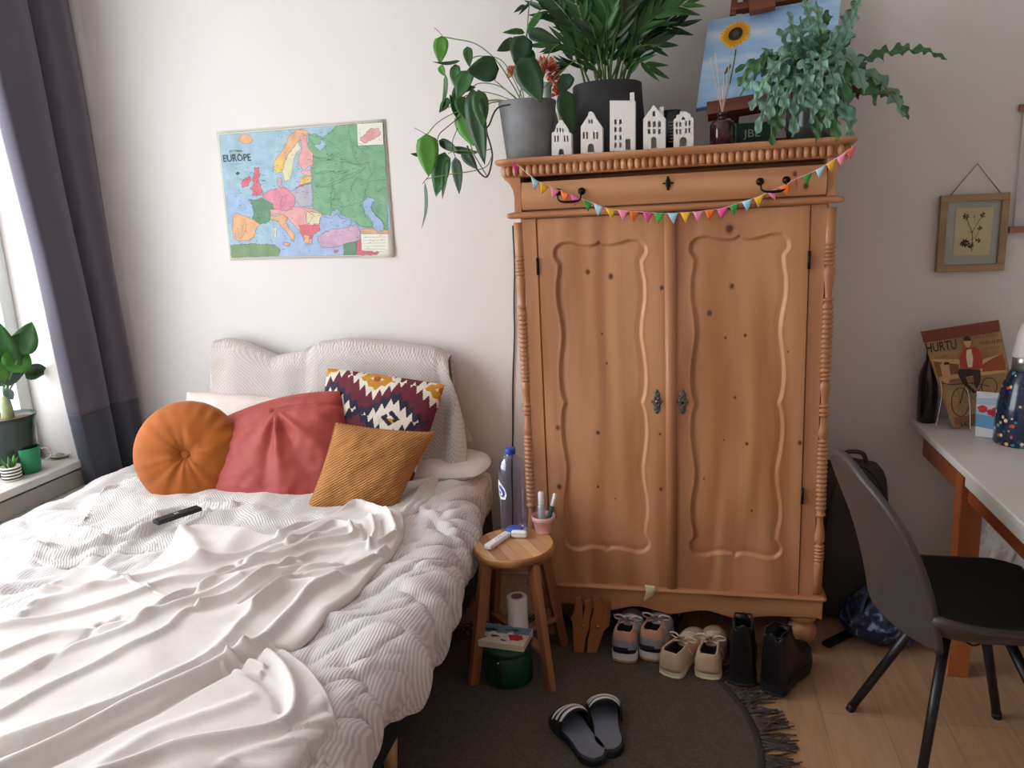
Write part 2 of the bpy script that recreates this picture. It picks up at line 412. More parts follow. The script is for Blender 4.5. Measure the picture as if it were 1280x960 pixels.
c = P(853, 504, y=-.575); build('keyhole', MB().tube([(c.x,c.y+.004,c.z),(c.x,c.y-.002,c.z)], .0045), M('keyhole_black','0a0807',.8), e2, world=True)
c = P(821, 502, y=-.578); build('key_boss', MB().ball(c, .007, 8), M('worn_brass','8a7a68',.35,.9), e1, world=True)
for (px, py, par) in ((672,333,dl),(690,640,dl),(1011.5,325,dr),(1003,620,dr)):
    c = P(px, py, y=-.570); build('hinge', MB().tube([(c.x,c.y,c.z-.03),(c.x,c.y,c.z+.03)], .005), m_iron, par, world=True)
# turned columns
def column_profile():
    half = [(.0, .006)]
    pr = []
    def ring(z, r=.019, h=.012): return [(z-h/2, .0125), (z-h/3, r*.93), (z, r), (z+h/3, r*.93), (z+h/2, .0125)]
    # distance from the middle
    seq = [(0,.019)] ; pr += [(0,.0185),(.004,.0185),(.008,.012)] ; pr += ring(.016,.018,.012)
    pr += [(.028,.012),(.05,.0135),(.075,.0175),(.09,.018),(.102,.013)]
    pr += ring(.112,.018,.012)+ring(.126,.018,.012)
    z = .141
    while z < .372: pr += [(z-.0075,.0135),(z-.004,.018),(z,.019),(z+.004,.018)]; z += .0168
    pr += ring(.386,.0185,.012)+[(.396,.0115),(.42,.0125),(.45,.0165),(.475,.0185),(.488,.018),(.497,.012)]
    for zz in (.507,.520,.533,.546,.559): pr += ring(zz,.0185,.012)
    pr += [(.568,.0155),(.575,.0165),(.690,.0165)]
    zc = .954
    up = [(r, zc+z) for z, r in pr]; dn = [(r, zc-z) for z, r in pr[::-1]]
    return dn+up
for sx in (-1, 1):
    wp('corner_column', MB().lathe([(r*1.14, z) for r, z in column_profile()], (WX+sx*.526, -.549, 0), 16))
# base
def R(w, f, b, r, z, n=6):
    """rounded rectangle outline, half width w, front y f, back y b"""
    pts = []
    for cx, cy, a0 in ((w-r, f+r, -PI/2), (w, b, None), (-w, b, None), (-w+r, f+r, PI)):
        if a0 is None: pts.append((WX+cx, cy, z)); continue
        for k in range(n+1):
            a = a0+PI/2*k/n; pts.append((WX+cx+r*math.cos(a), cy+r*math.sin(a), z))
    return pts
def slab(mb, w, f, b, r, z0, z1): return mb.prism(R(w, f, b, r, z0), (0,0,z1-z0))
def loft(mb, rows, smooth=True):
    n = len(rows[0]); vs = [p for r in rows for p in r]; fs = []
    for j in range(len(rows)-1):
        for i in range(n):
            i2 = (i+1) % n; fs.append((j*n+i, j*n+i2, (j+1)*n+i2, (j+1)*n+i))
    mb.add(vs, fs, smooth); mb.add(rows[0][::-1], [tuple(range(n))], False); mb.add(rows[-1], [tuple(range(n))], False)
wave = []
for k in range(61):
    x = -.545+1.09*k/60; u = abs(x)
    d = .022*math.exp(-((u-.255)/.07)**2) + .018*math.exp(-(u/.06)**2) - .006*math.exp(-((u-.13)/.04)**2)
    wave.append((WX+x, -.572, .168-d))
mb = MB(); poly = wave+[(WX+.545,-.572,.250),(WX-.545,-.572,.250)]
mb.prism(poly[::-1], (0,.028,0)); mb.box((WX,-.30,.205),(1.07,.49,.07))
for sx in (-1,1): mb.box((WX+sx*.541,-.30,.205),(.012,.53,.09))
o = wp('plinth', mb, m_pineh); bevel(o, .004)
mb = MB(); loft(mb, [R(.548,-.578,-.04,.01,.243),R(.556,-.588,-.04,.012,.246),R(.558,-.590,-.04,.012,.251),R(.552,-.584,-.04,.01,.257),R(.546,-.575,-.04,.01,.259)])
wp('base_moulding', mb, m_pineh)
footp = [(.020,.0),(.027,.003),(.0315,.014),(.031,.026),(.026,.036),(.028,.044),(.036,.052),(.045,.066),(.0505,.084),(.0515,.098),(.048,.110),(.040,.119),(.034,.126),(.036,.133),(.046,.140),(.049,.147),(.049,.153),(.049,.168)]
for sx in (-1, 1):
    for y in (-.515, -.09):
        wp('bun_foot', MB().lathe(footp, (WX+sx*.485, y, 0), 28))
# drawer section
mb = MB(); loft(mb, [R(.548,-.575,-.04,.01,1.657),R(.560,-.588,-.04,.014,1.660),R(.563,-.591,-.04,.014,1.668),R(.560,-.588,-.04,.014,1.676),R(.545,-.572,-.04,.01,1.680)])
wp('waist_moulding', mb, m_pineh)
mb = MB(); rows = []
for z, f in ((1.679,-.552),(1.774,-.552),(1.7745,-.40),(1.8,-.40)): rows.append(R(.515, f, -.04, .004, z))
loft(mb, rows, False); wp('drawer_surround', mb, m_pineh)
for sx in (-1, 1):
    pr = [(.508,1.679),(.536,1.679),(.534,1.73),(.537,1.752),(.543,1.768),(.553,1.782),(.566,1.793),(.570,1.802),(.508,1.802)]
    mb = MB(); pts = [(WX+sx*x, -.572, z) for x, z in pr]; mb.prism(pts if sx < 0 else pts[::-1], (0,.53,0)); bevel(wp('corner_bracket', mb), .002)
dw = wp('drawer', MB().grid(lambda u, v: Vector((WX-.505+1.01*u, -.575-.012*math.sin(PI*min(1, v*1.15)), 1.686+.094*v)), 4, 10).add(*[[(WX-.505,-.55,1.686),(WX+.505,-.55,1.686),(WX+.505,-.55,1.780),(WX-.505,-.55,1.780),(WX-.505,-.576,1.686),(WX+.505,-.576,1.686),(WX+.505,-.576,1.780),(WX-.505,-.576,1.780)],[(0,1,5,4),(1,2,6,5),(2,3,7,6),(3,0,4,7)]]), wood('knotty_pine_drawer', PINE1, PINE2, 'x', knots=[(.35,1.755,.009),(.385,1.715,.011),(-.42,1.74,.004)]), origin=(0,0,0))
for px in ((697,240,727,239),(950,227,983,225)):
    a = P(px[0], px[1], y=-.59); b = P(px[2], px[3], y=-.59); mb = MB()
    for q in (a, b): mb.lathe([(.001,-.008),(.012,-.006),(.013,-.001),(.009,.003),(.005,.008),(.001,.010)], q, 12, Matrix.Rotation(PI/2, 3, 'X'))
    pts = [a, a+Vector((.002,-.014,-.010)), a+Vector((.004,-.016,-.026)), (a+b)/2+Vector((-.02,-.018,-.034)), (a+b)/2+Vector((.02,-.018,-.034)), b+Vector((-.004,-.016,-.026)), b+Vector((-.002,-.014,-.010)), b]
    pts = catmull(pts, 5); n = len(pts)
    mb.tube(pts, [.0028+.0022*math.exp(-((i-n/2)/(n*.15))**2) for i in range(n)], 8)
    build('handle', mb, m_iron, dw, world=True, label='dark metal bail handle')
c = P(835, 229, y=-.59); mb = MB(); mb.ball(c, 1, 8, (.009,.0035,.019)); mb.ball((c.x,c.y,c.z+.018), 1, 6, (.005,.003,.006)); mb.ball((c.x,c.y,c.z-.018), 1, 6, (.005,.003,.006)); mb.ball((c.x-.012,c.y,c.z), 1, 6, (.007,.002,.003)); mb.ball((c.x+.012,c.y,c.z), 1, 6, (.007,.002,.003))
build('escutcheon', mb, m_iron, dw, world=True)
# cornice
mb = MB(); loft(mb, [R(.560,-.575,-.03,.03,1.7995),R(.566,-.582,-.03,.04,1.802),R(.570,-.588,-.03,.045,1.808),R(.572,-.590,-.03,.045,1.838),R(.588,-.606,-.02,.055,1.8415),R(.596,-.614,-.02,.06,1.846),R(.600,-.618,-.02,.06,1.853),R(.598,-.616,-.02,.06,1.860),R(.594,-.612,-.02,.06,WT0)])
co = wp('cornice', mb, m_pineh)
mb = MB()
def bead(c, dirv):
    prof = [(.001,-.0185),(.005,-.017),(.0095,-.012),(.0115,-.004),(.0115,.004),(.0095,.012),(.005,.017),(.001,.0185)]
    mb.lathe(prof, c, 10)
x = WX-.52
while x < WX+.525: bead((x, -.590, 1.8205), None); x += .0234
for sx in (-1, 1):
    for k in range(1, 4):
        a = k*PI/8; bead((WX+sx*(.527+.045*math.sin(a)), -.545-.045*math.cos(a), 1.8205), None)
    y = -.535
    while y < -.1: bead((WX+sx*.572, y, 1.8205), None); y += .0234
build('bead_moulding', mb, m_pine, co, world=True)
# paper tag caught under the left door and tape over the drawer
mb = MB(); a = P(806, 732, y=-.592); b = P(822, 735, y=-.592); 
mb.grid(lambda u, v: Vector((a.x+.036*u+.004*math.sin(v*5), -.5935-.006*math.sin(v*3.5+u), a.z+.004-.070*v*(1-.35*u))), 4, 10)
solid(build('paper_strip', mb, M('cream_paper','e2d3b0',.7), label='cream paper strip hanging from under the left wardrobe door', cat='paper strip'), .0012)
mb = MB(); a = P(700, 215, y=-.594)
mb.grid(lambda u, v: Vector((a.x+.07*u, -.6005-.004*nz(u*9, v*5, 3), a.z-.004+.014*v+.004*nz(u*6, 2))), 16, 5)
mt = m_glass; solid(build('tape_strip', mb, mt, label='crumpled clear tape strip hanging over the drawer top', cat='tape'), .0006)
# ================================================================== BUNTING
FL = [(645,211,'p'),(669,231,'b'),(681,237,'y'),(694,242,'k'),(706,247,'o'),(719,252,'p'),(734,258,'g'),(748,263,'b'),(763,268,'y'),(779,270,'k'),(793,271,'o'),(810,272,'p'),(824,273,'g'),(841,273,'b'),(857,272,'y'),(873,271,'k'),(888,269,'o'),(903,267,'p'),(918,262,'g'),(934,257,'b'),(949,252,'y'),(965,244,'k'),(981,238,'o'),(995,230,'r'),(1010,224,'g'),(1026,216,'b'),(1039,208,'y'),(1052,200,'k'),(1063,192,'r')]
FC = dict(p=('e0529a','magenta'),b=('a3d3e8','pale blue'),y=('f0b62c','yellow'),k=('f08fae','pink'),o=('f4702a','orange'),g=('3fa548','green'),r=('dd5a50','red'))
bt = emp('bunting', (WX, -.60, 1.65), 'paper bunting of small coloured flags strung across the wardrobe front', 'bunting')
def fpos(i):
    px, py, _ = FL[i]; return P(px, py-6.5, y=-.606 if 2 < i < 26 else -.628)
sp = [fpos(i) for i in range(len(FL))]
build('string', MB().tube(catmull(sp, 3), .0009, 5), M('bunting_string','e8e2d8',.8), bt, world=True)
for i, (px, py, c) in enumerate(FL):
    a = sp[i]; t = (sp[min(i+1, len(sp)-1)]-sp[max(i-1, 0)]); t.normalize()
    tw = {0: .9, 23: 1.25, 1:.15, 6:.3, 18:.2, 24:.4, 26:.5}.get(i, random.uniform(-.15,.25)); h = .036; w = .036
    xd = (Matrix.Rotation(tw, 3, 'Z') @ t); dn = Vector((random.uniform(-.12,.12)+(-.3 if i in (2,3) else .25 if i in (21,22) else 0), -.05, -1)).normalized()
    mb = MB(); n = 5
    mb.grid(lambda u, v: a + xd*(w*(u-.5)*(1-v)*.98) + dn*h*v + Vector((0,-.002*math.sin(v*3+u*2)-.001,0)), 4, 5)
    o = build('flag', mb, M('paper_'+FC[c][1].replace(' ','_'), FC[c][0], .65, var=.03), bt, world=True, label=FC[c][1]+' flag'); solid(o, .0006)
# ================================================================== CABLE
pts = [P(x, y, y=-.006) for x, y in ((641,282),(643,330),(642.5,380),(643,420),(641,480),(641,540),(640,590),(641,640),(640,700))]
pts[-1].z = .1
build('wall_cable', MB().tube(catmull(pts, 4), .0032, 8), M('black_rubber','15120f',.5), label='black cable running down the wall beside the wardrobe', cat='cable')
# ================================================================== BED
m_base = M('charcoal_upholstery', '24262b', .85, var=.15, vscale=30, bump=.2, bscale=300)
m_oak = wood('light_oak', 'c69a66', 'a87a48', 'z')
m_sheet = M('white_sheet', 'ded8d6', .85, var=.03, bump=.2, bscale=40, bdist=.004)
bed = emp('bed', (-1.74, -1.1, 0), 'wide box spring bed with dark charcoal base and white mattress', 'bed')
mb = MB().box((-1.74, -1.12, .25), (1.76, 2.02, .26), bev=.02); shade(build('base', mb, m_base, bed, world=True))
mb = MB().box((-1.74, -1.12, .465), (1.79, 2.03, .19), bev=.05); shade(build('mattress', mb, m_sheet, bed, world=True))
for x in (-2.55, -.92):
    for y in (-.2, -1.40, -2.06): build('leg', MB().lathe([(.018,.0125 if y == -1.40 else 0),(.028,.125)], (x+(.035 if y == -1.40 and x > -2 else 0), y, 0), 16), m_oak, bed, world=True)
mb = MB().box((-1.66, -.055, .56), (1.14, .07, 1.02), bev=.02); build('headboard', mb, m_base, bed, world=True)
# ---- cloth tools
def polyd(px, py, pl):
    d = np.full(px.shape, 9.0)
    for a, b in zip(pl[:-1], pl[1:]):
        ex, ey = b[0]-a[0], b[1]-a[1]; L2 = ex*ex+ey*ey+1e-12
        t = np.clip(((px-a[0])*ex+(py-a[1])*ey)/L2, 0, 1); d = np.minimum(d, np.hypot(px-a[0]-t*ex, py-a[1]-t*ey))
    return d
def W2(lst, z): return [(p.x, p.y) for p in catmull([P(x, y, z=z) for x, y in lst], 4)]
def nzgrid(X, Y, s, seed=0): 
    return np.array([nz(x*s, y*s, seed) for x, y in zip(X.ravel(), Y.ravel())]).reshape(X.shape)
def gridmesh(X, Y, Z, thick=None):
    mb = MB(); nv, nu = X.shape
    mb.add(list(zip(X.ravel(), Y.ravel(), Z.ravel())), [(j*nu+i, j*nu+i+1, (j+1)*nu+i+1, (j+1)*nu+i) for j in range(nv-1) for i in range(nu-1)], True)
    return mb
# ---- duvet
def duvet_edge(y): return np.interp(-y, [.0,.36,.75,1.1,1.3,1.55,1.8,2.2], [-.86,-.845,-.775,-.735,-.715,-.715,-.73,-.74])
ZT = .578
def fabric_stripe(name, c1, c2, freq=900, rough=.85, dirx=(1,0,0), dist=.0):
    m = bpy.data.materials.new(name); m.use_nodes = True; b = base(m)
    tc = nd(m, 'ShaderNodeTexCoord')
    dp = nd(m, 'ShaderNodeVectorMath', operation='DOT_PRODUCT'); lk(m, tc.outputs['Object'], dp.inputs[0]); dp.inputs[1].default_value = dirx
    n = nd(m, 'ShaderNodeTexNoise'); n.inputs['Scale'].default_value = 110; n.inputs['Detail'].default_value = 2
    mp = nd(m, 'ShaderNodeMapping'); mp.inputs['Scale'].default_value = (1.3,.7,.7); lk(m, tc.outputs['Object'], mp.inputs[0]); lk(m, mp.outputs[0], n.inputs['Vector'])
    a = mathn(m, 'ADD', mathn(m, 'MULTIPLY', dp.outputs['Value'], freq), mathn(m, 'MULTIPLY', n.outputs[0], 1.0))
    s = mathn(m, 'SINE', a); s = mathn(m, 'ADD', mathn(m, 'MULTIPLY', s, .5), .5)
    rp = nd(m, 'ShaderNodeValToRGB'); rp.color_ramp.elements[0].position = .25; rp.color_ramp.elements[1].position = .7
    rp.color_ramp.elements[0].color = lin(c2)+(1,); rp.color_ramp.elements[1].color = lin(c1)+(1,)
    lk(m, s, rp.inputs[0]); lk(m, rp.outputs[0], b.inputs['Base Color']); b.inputs['Roughness'].default_value = rough
    bp = nd(m, 'ShaderNodeBump'); bp.inputs['Strength'].default_value = .5; bp.inputs['Distance'].default_value = .0015
    lk(m, mathn(m, 'ADD', s, n.outputs[0]), bp.inputs['Height']); lk(m, bp.outputs[0], b.inputs['Normal'])
    return m
m_duvet = fabric_stripe('seersucker_stripe', 'd9d3d2', 'c2bcbb', 760)
U = np.linspace(0, 1, 300); V = np.linspace(0, 1, 300)
prof_s = np.concatenate([np.linspace(0, .10, 30), np.linspace(.11, .86, 180)[0:], np.linspace(.862, 1, 90)]); 
GU, GV = np.meshgrid(prof_s, V)
Yd = -.19 - 2.05*GV
E_ = duvet_edge(Yd); Wd = E_-.11+2.56
Xd = np.where(GU < .86, -2.56+Wd*(GU-.10)/.76, 0); Zd = np.full_like(Xd, ZT)
L_ = GU < .10; th = (1-GU/.10); 
Xd = np.where(L_, -2.56-.10*np.sin(np.clip(th*1.5, 0, 1)*PI/2), Xd); Zd = np.where(L_, ZT-.09*(1-np.cos(np.clip(th*1.5, 0, 1)*PI/2))-.10*np.clip(th*1.5-1, 0, 1), Zd)
R_ = GU >= .86; tr = (GU-.86)/.14
a1 = np.clip(tr*1.6, 0, 1); a2 = np.clip((tr*1.6-1)/.6, 0, 1)
hemw = .5+.5*np.sin(Yd*9+1.3)+.3*np.sin(Yd*23)
Xd = np.where(R_, E_+.0-.11+.11*np.sin(a1*PI/2)-.035*a2**2 + .006*np.sin(Yd*17+3*np.sin(Yd*5))*a1+.008*nzgrid(Yd*2.5, Zd*0, 1, 31)*a1, Xd)
Zd = np.where(R_, ZT-.10*(1-np.cos(a1*PI/2))-(.085+.03*hemw)*a2, Zd)
hr = (.010*nzgrid(Xd, Yd, 5, 1)+.006*nzgrid(Xd, Yd*1.0, 11, 2))
# creases running diagonally over the right hand side, finer across
q = Xd*.8-Yd*.55
cre = np.abs(nzgrid(q*3.2, (Xd*.5+Yd*.8)*.9, 3, 5)); cre2 = np.abs(nzgrid(q*8, (Xd*.6+Yd)*2.2, 2, 8))
hr += -.013*np.clip(.22-cre, 0, 1)/.22*.9 + .008 -.008*np.clip(.2-cre2, 0, 1)/.2
DR = [([(170,590),(120,615),(70,640),(20,665)],.020,.04),([(250,640),(170,690),(90,720),(20,745)],-.012,.03),([(130,690),(80,740),(30,790)],.024,.03),([(60,695),(30,720),(0,745)],.020,.03),([(200,660),(160,690),(130,715)],.02,.025),
      ([(600,612),(560,640),(540,660)],-.012,.02),([(590,660),(560,668),(540,650)],-.015,.018),([(595,690),(560,660),(530,640)],.014,.02),([(520,650),(500,700),(440,740)],-.010,.03),([(575,720),(520,710),(460,720)],.012,.03),([(560,760),(500,740),(430,750)],-.012,.02),([(540,800),(470,790),(400,780)],.014,.035),([(520,850),(470,850),(430,830)],-.012,.025),([(500,880),(460,910),(440,950)],.014,.03)]
for l, amp, w in DR: hr += amp*np.exp(-(polyd(Xd, Yd, W2(l, ZT))/w)**2)
# surface pushed along its rough normal
nxr = np.where(R_, np.sin(a1*PI/2)*.9, 0)-np.where(L_, 1., 0)*.5
Xd = Xd+hr*nxr*1.6; Zd = Zd+hr*np.where(R_, np.cos(a1*PI/2), 1)
TOPX, TOPY, TOPZ = Xd, Yd, Zd
def bedz(x, y):
    """height of the duvet under a point"""
    i = int(np.argmin((TOPX-x)**2+(TOPY-y)**2)); return float(TOPZ.ravel()[i])
dv = build('duvet', gridmesh(Xd, Yd, Zd), m_duvet, label='white and grey pinstriped duvet spread rumpled over the bed', cat='duvet'); solid(dv, .012, -1)
# flat pillow end sticking out at the wall side of the bed
def pillow(name, corners, thick, mat, n=40, wr=.006, seed=1, pinch=.06, pw=2.6, parent=None, matfn=None, mats=None, extra=None, rnd=.10, **k):
    """cushion between four world corners (top left, top right, bottom right, bottom left as seen from its front)"""
    a, b, c, d = [Vector(p) for p in corners]
    X = ((b-a)+(c-d)).normalized(); Y = ((a-d)+(b-c)).normalized(); N = X.cross(Y).normalized()
    mb = MB()
    for side in (1, -1):
        vs = []; fs = []
        for j in range(n+1):
            for i in range(n+1):
                u, v = i/n*2-1, j/n*2-1
                uu = u*(1-pinch*(1-v*v)*(1 if abs(u) > 0 else 0)); vv = v*(1-pinch*(1-u*u))
                uu *= math.sqrt(1-rnd*v*v); vv *= math.sqrt(1-rnd*u*u)
                s, t = (uu+1)/2, (vv+1)/2
                p = (a*(1-s)+b*s)*t + (d*(1-s)+c*s)*(1-t)
                h = (max(0, 1-abs(u)**pw)*max(0, 1-abs(v)**pw))**.55
                w = wr*(nz(u*2.2+seed, v*2.2, seed)+.5*nz(u*6+seed, v*6, seed))*min(1, h*2)
                w2 = extra(u, v)*side if (extra and side > 0) else 0
                vs.append(p+N*(side*(thick/2*h)+w+w2))
        for j in range(n):
            for i in range(n):
                q = (j*(n+1)+i, j*(n+1)+i+1, (j+1)*(n+1)+i+1, (j+1)*(n+1)+i)
                fs.append(q if side > 0 else q[::-1])
        o0 = len(mb.f); mb.add(vs, fs, True)
        if matfn:
            for f in range(len(fs)):
                j, i = divmod(f, n); mb.mi[o0+f] = matfn((i+.5)/n, (j+.5)/n) if side > 0 else 0
    return build(name, mb, mats or mat, parent, **k), (a, b, c, d, N)
zt = .60
pillow('pillow', [(-1.30,-.07,.625), (-.84,-.07,.625), (-.83,-.36,.60), (-1.28,-.38,.60)], .085, M('white_pillowcase','ddd6d3',.85,var=.03), wr=.004, pinch=-.01, pw=3, rnd=.3, label='flat white pillow poking out at the wall end of the bed', cat='pillow')
# ---- knit blankets
def knit_mat(name, col, f=420, s=1.0):
    m = bpy.data.materials.new(name); m.use_nodes = True; b = base(m)
    tc = nd(m, 'ShaderNodeTexCoord'); sp_ = nd(m, 'ShaderNodeSeparateXYZ'); lk(m, tc.outputs['Object'], sp_.inputs[0])
    yz = mathn(m, 'SUBTRACT', sp_.outputs[2], sp_.outputs[1])
    n = nd(m, 'ShaderNodeTexNoise'); n.inputs['Scale'].default_value = 9; lk(m, tc.outputs['Object'], n.inputs['Vector'])
    nn = mathn(m, 'MULTIPLY', n.outputs[0], 5)
    a = mathn(m, 'SINE', mathn(m, 'ADD', mathn(m, 'MULTIPLY', sp_.outputs[0], f), nn)); c = mathn(m, 'SINE', mathn(m, 'ADD', mathn(m, 'MULTIPLY', yz, f*1.25), nn))
    p = mathn(m, 'MULTIPLY', a, c); p = mathn(m, 'ADD', mathn(m, 'MULTIPLY', p, .5), .5)
    rp = nd(m, 'ShaderNodeValToRGB'); cc = lin(col)
    rp.color_ramp.elements[0].position = .05; rp.color_ramp.elements[1].position = .6
    rp.color_ramp.elements[0].color = tuple(x*.74 for x in cc)+(1,); rp.color_ramp.elements[1].color = cc+(1,)
    lk(m, p, rp.inputs[0]); lk(m, rp.outputs[0], b.inputs['Base Color']); b.inputs['Roughness'].default_value = .9
    bp = nd(m, 'ShaderNodeBump'); bp.inputs['Strength'].default_value = .8; bp.inputs['Distance'].default_value = .003*s
    lk(m, p, bp.inputs['Height']); lk(m, bp.outputs[0], b.inputs['Normal'])
    return m
m_knit = knit_mat('beige_waffle_knit', 'c9bfb9')
m_knit2 = knit_mat('cream_waffle_knit', 'd2ccc8', 460)
def interp_curve(pts, n):
    pts = catmull(pts, 8); d = [0]
    for a, b in zip(pts[:-1], pts[1:]): d.append(d[-1]+(b-a).length)
    t = np.linspace(0, d[-1], n); A = np.array([tuple(p) for p in pts]); return np.c_[np.interp(t, d, A[:,0]), np.interp(t, d, A[:,1]), np.interp(t, d, A[:,2])]
def ruled(A, B, nu, nv):
    """grid between matching control rows A and B"""
    a = np.array([tuple(p) for p in catmull(A, 12)]); b = np.array([tuple(p) for p in catmull(B, 12)])
    ti = np.linspace(0, len(a)-1, nu); k = np.arange(len(a))
    a = np.c_[np.interp(ti,k,a[:,0]), np.interp(ti,k,a[:,1])]; b = np.c_[np.interp(ti,k,b[:,0]), np.interp(ti,k,b[:,1])]
    v = np.linspace(0, 1, nv)[:, None, None]; G = a[None]*(1-v)+b[None]*v
    return G[:, :, 0], G[:, :, 1]
def basez(X, Y, soft=0, lift=0):
    out = np.zeros(X.size); xs = X.ravel(); ys = Y.ravel(); J = np.clip(np.rint((-.19-ys)/2.05*(len(V)-1)), 0, len(V)-1).astype(int)
    for j in np.unique(J):
        k = J == j; o_ = np.argsort(TOPX[j]); out[k] = np.interp(xs[k], TOPX[j][o_], TOPZ[j][o_])
    raw = out.reshape(X.shape); z = raw.copy()
    for _ in range(soft):
        p = np.pad(z, 1, mode='edge'); z = (p[:-2,1:-1]+p[2:,1:-1]+p[1:-1,:-2]+p[1:-1,2:]+4*z)/8
    return np.maximum(z+lift, raw+.003) if soft else raw
def edge_fall(nu, nv, ku=.04, kv=.05, sides=(1,1,1,1)):
    u = np.linspace(0, 1, nu)[None, :]; v = np.linspace(0, 1, nv)[:, None]; e = np.ones((nv, nu))
    for d, k, s in ((u, ku, sides[0]), (1-u, ku, sides[1]), (v, kv, sides[2]), (1-v, kv, sides[3])):
        if s: e = e*np.sqrt(np.clip(1-(1-np.clip(d/k, 0, 1))**2, 0, 1))
    return e
C = [P(x, y, z=.60) for x, y in ((66,664),(104,652),(122,624),(150,604),(205,600),(300,594),(400,590),(500,584),(556,572))]
D = [P(x, y, z=.60) for x, y in ((10,692),(66,706),(130,694),(200,684),(262,680),(340,680),(430,668),(500,648),(540,618))]
KX, KY = ruled(C, D, 260, 110)
KZ = basez(KX, KY, 60, .004)+.006
kr = [([(14,678),(45,668),(90,668),(140,672),(185,655),(235,637),(290,634)],.026,.022),([(30,690),(75,697),(125,684),(170,672),(215,652),(260,645)],.022,.014),([(104,650),(108,632),(125,618),(155,606),(200,600)],.016,.012),([(60,680),(120,683),(175,664),(225,645)],-.008,.008),([(330,650),(300,640),(270,648)],.016,.05),([(500,646),(530,612),(552,585),(565,560)],.012,.010)]
kh = np.zeros_like(KX)
for l, a, w in kr: kh += a*np.exp(-(polyd(KX, KY, W2(l, .60))/w)**2)
kh += .010*nzgrid(KX, KY, 7, 4)+.004*nzgrid(KX, KY, 16, 6)
e = edge_fall(260, 110, .03, .06, (1,1,0,1)); KZ = KZ-.006+(.012+np.maximum(kh, -.006))*e
kb = build('knit_blanket', gridmesh(KX, KY, KZ), m_knit2, label='cream waffle knit blanket lying on the bed under the cushions', cat='blanket'); solid(kb, .008, -1)
# over the headboard
TOP = [(262,428),(285,424),(310,430),(345,446),(375,440),(400,428),(440,424),(500,430),(545,436),(562,446)]
tw = [P(x, y, y=-.09) for x, y in TOP]; tx = np.linspace(0, 1, len(tw)); 
nu, nv = 200, 120
HX = np.zeros((nv, nu)); HY = HX.copy(); HZ = HX.copy()
for i in range(nu):
    u = i/(nu-1); x0 = np.interp(u, tx, [p.x for p in tw]); z0 = np.interp(u, tx, [p.z for p in tw])
    for j in range(nv):
        v = j/(nv-1)
        if v < .12:
            t = v/.12; y = -.016-.05*t; z = z0-.30*(1-t)**1.5-.0; x = x0
        else:
            t = (v-.12)/.88; roll = min(1, t/.12); drop = max(0, (t-.05)/.95)
            y = -.066-.085*math.sin(roll*PI/2)-.15*drop**1.5
            zb = .605
            z = z0-(z0-zb)*drop-.05*(1-math.cos(roll*PI/2))*(1-drop)
            x = x0+max(0, (u-.80)/.20)**1.4*.10*drop**.8 + .02*math.sin(drop*3)*u
            f = .016*nz(u*5+drop*.9, drop*1.1, 2)+.008*math.sin(u*34+drop*3+4*nz(u*3, 0, 5))*(.3+.7*drop)
            if u > .82: f += .020*math.sin((u-.82)*45+drop*2)*min(1, drop*2)
            y -= f
            z += -.012*math.exp(-((u-.5)/.02)**2)
        if u < .04 and v >= .12: y += .05*(1-u/.04)
        y = min(y, -.014)
        HX[j, i], HY[j, i], HZ[j, i] = x, y, z
hb = build('knit_blanket', gridmesh(HX, HY, HZ), m_knit, label='beige waffle knit blanket draped over the headboard against the wall', cat='blanket'); solid(hb, .010)
# second layer: the tail hanging at the right end of the headboard
t0 = P(540,437,y=-.06); pts = []
def tail(u, v):
    x = t0.x-.02+.10*u+.085*v*(.4+.6*u)+.01*math.sin(u*9+v*4); z = t0.z+.004-.42*v-.04*u*(1-v)-.015*math.sin(u*3)
    y = -.058-.02*math.sin(u*7+v*2)-.03*(1-u)*v-.012*v
    return Vector((x, y, z))
mb = MB().grid(tail, 24, 50)
o = build('blanket_corner', mb, m_knit, hb, world=True); solid(o, .010)
# twisted corner running from the headboard to the bed edge
# ---- fleece throw
m_fleece = M('cream_fleece', 'd3cac5', .95, var=.03, vscale=30, bump=.25, bscale=420, sheen=.35, bdist=.002)
ZF = .625
A = [P(x, y, z=ZF) for x, y in ((500,640),(482,630),(452,626),(415,640),(372,656),(330,664),(283,652),(238,652),(205,680),(172,708),(143,716),(112,702),(80,716),(48,738),(8,764))]
A += [A[-1]+Vector((-.14,-.22,0)), A[-1]+Vector((-.24,-.45,0)), A[-1]+Vector((-.28,-.62,0))]
B = [P(x, y, z=ZF-.02) for x, y in ((500,642),(505,656),(502,672),(490,692),(470,712),(447,736),(418,764),(398,788),(372,806),(347,810),(372,824),(398,850),(418,884),(429,925),(433,972))]
B += [Vector((-.90,-2.12,0)), Vector((-.93,-2.17,0)), Vector((-.98,-2.22,0))]
FX, FYY = ruled(A, B, 520, 330)
FZ = basez(FX, FYY, 250, .010)
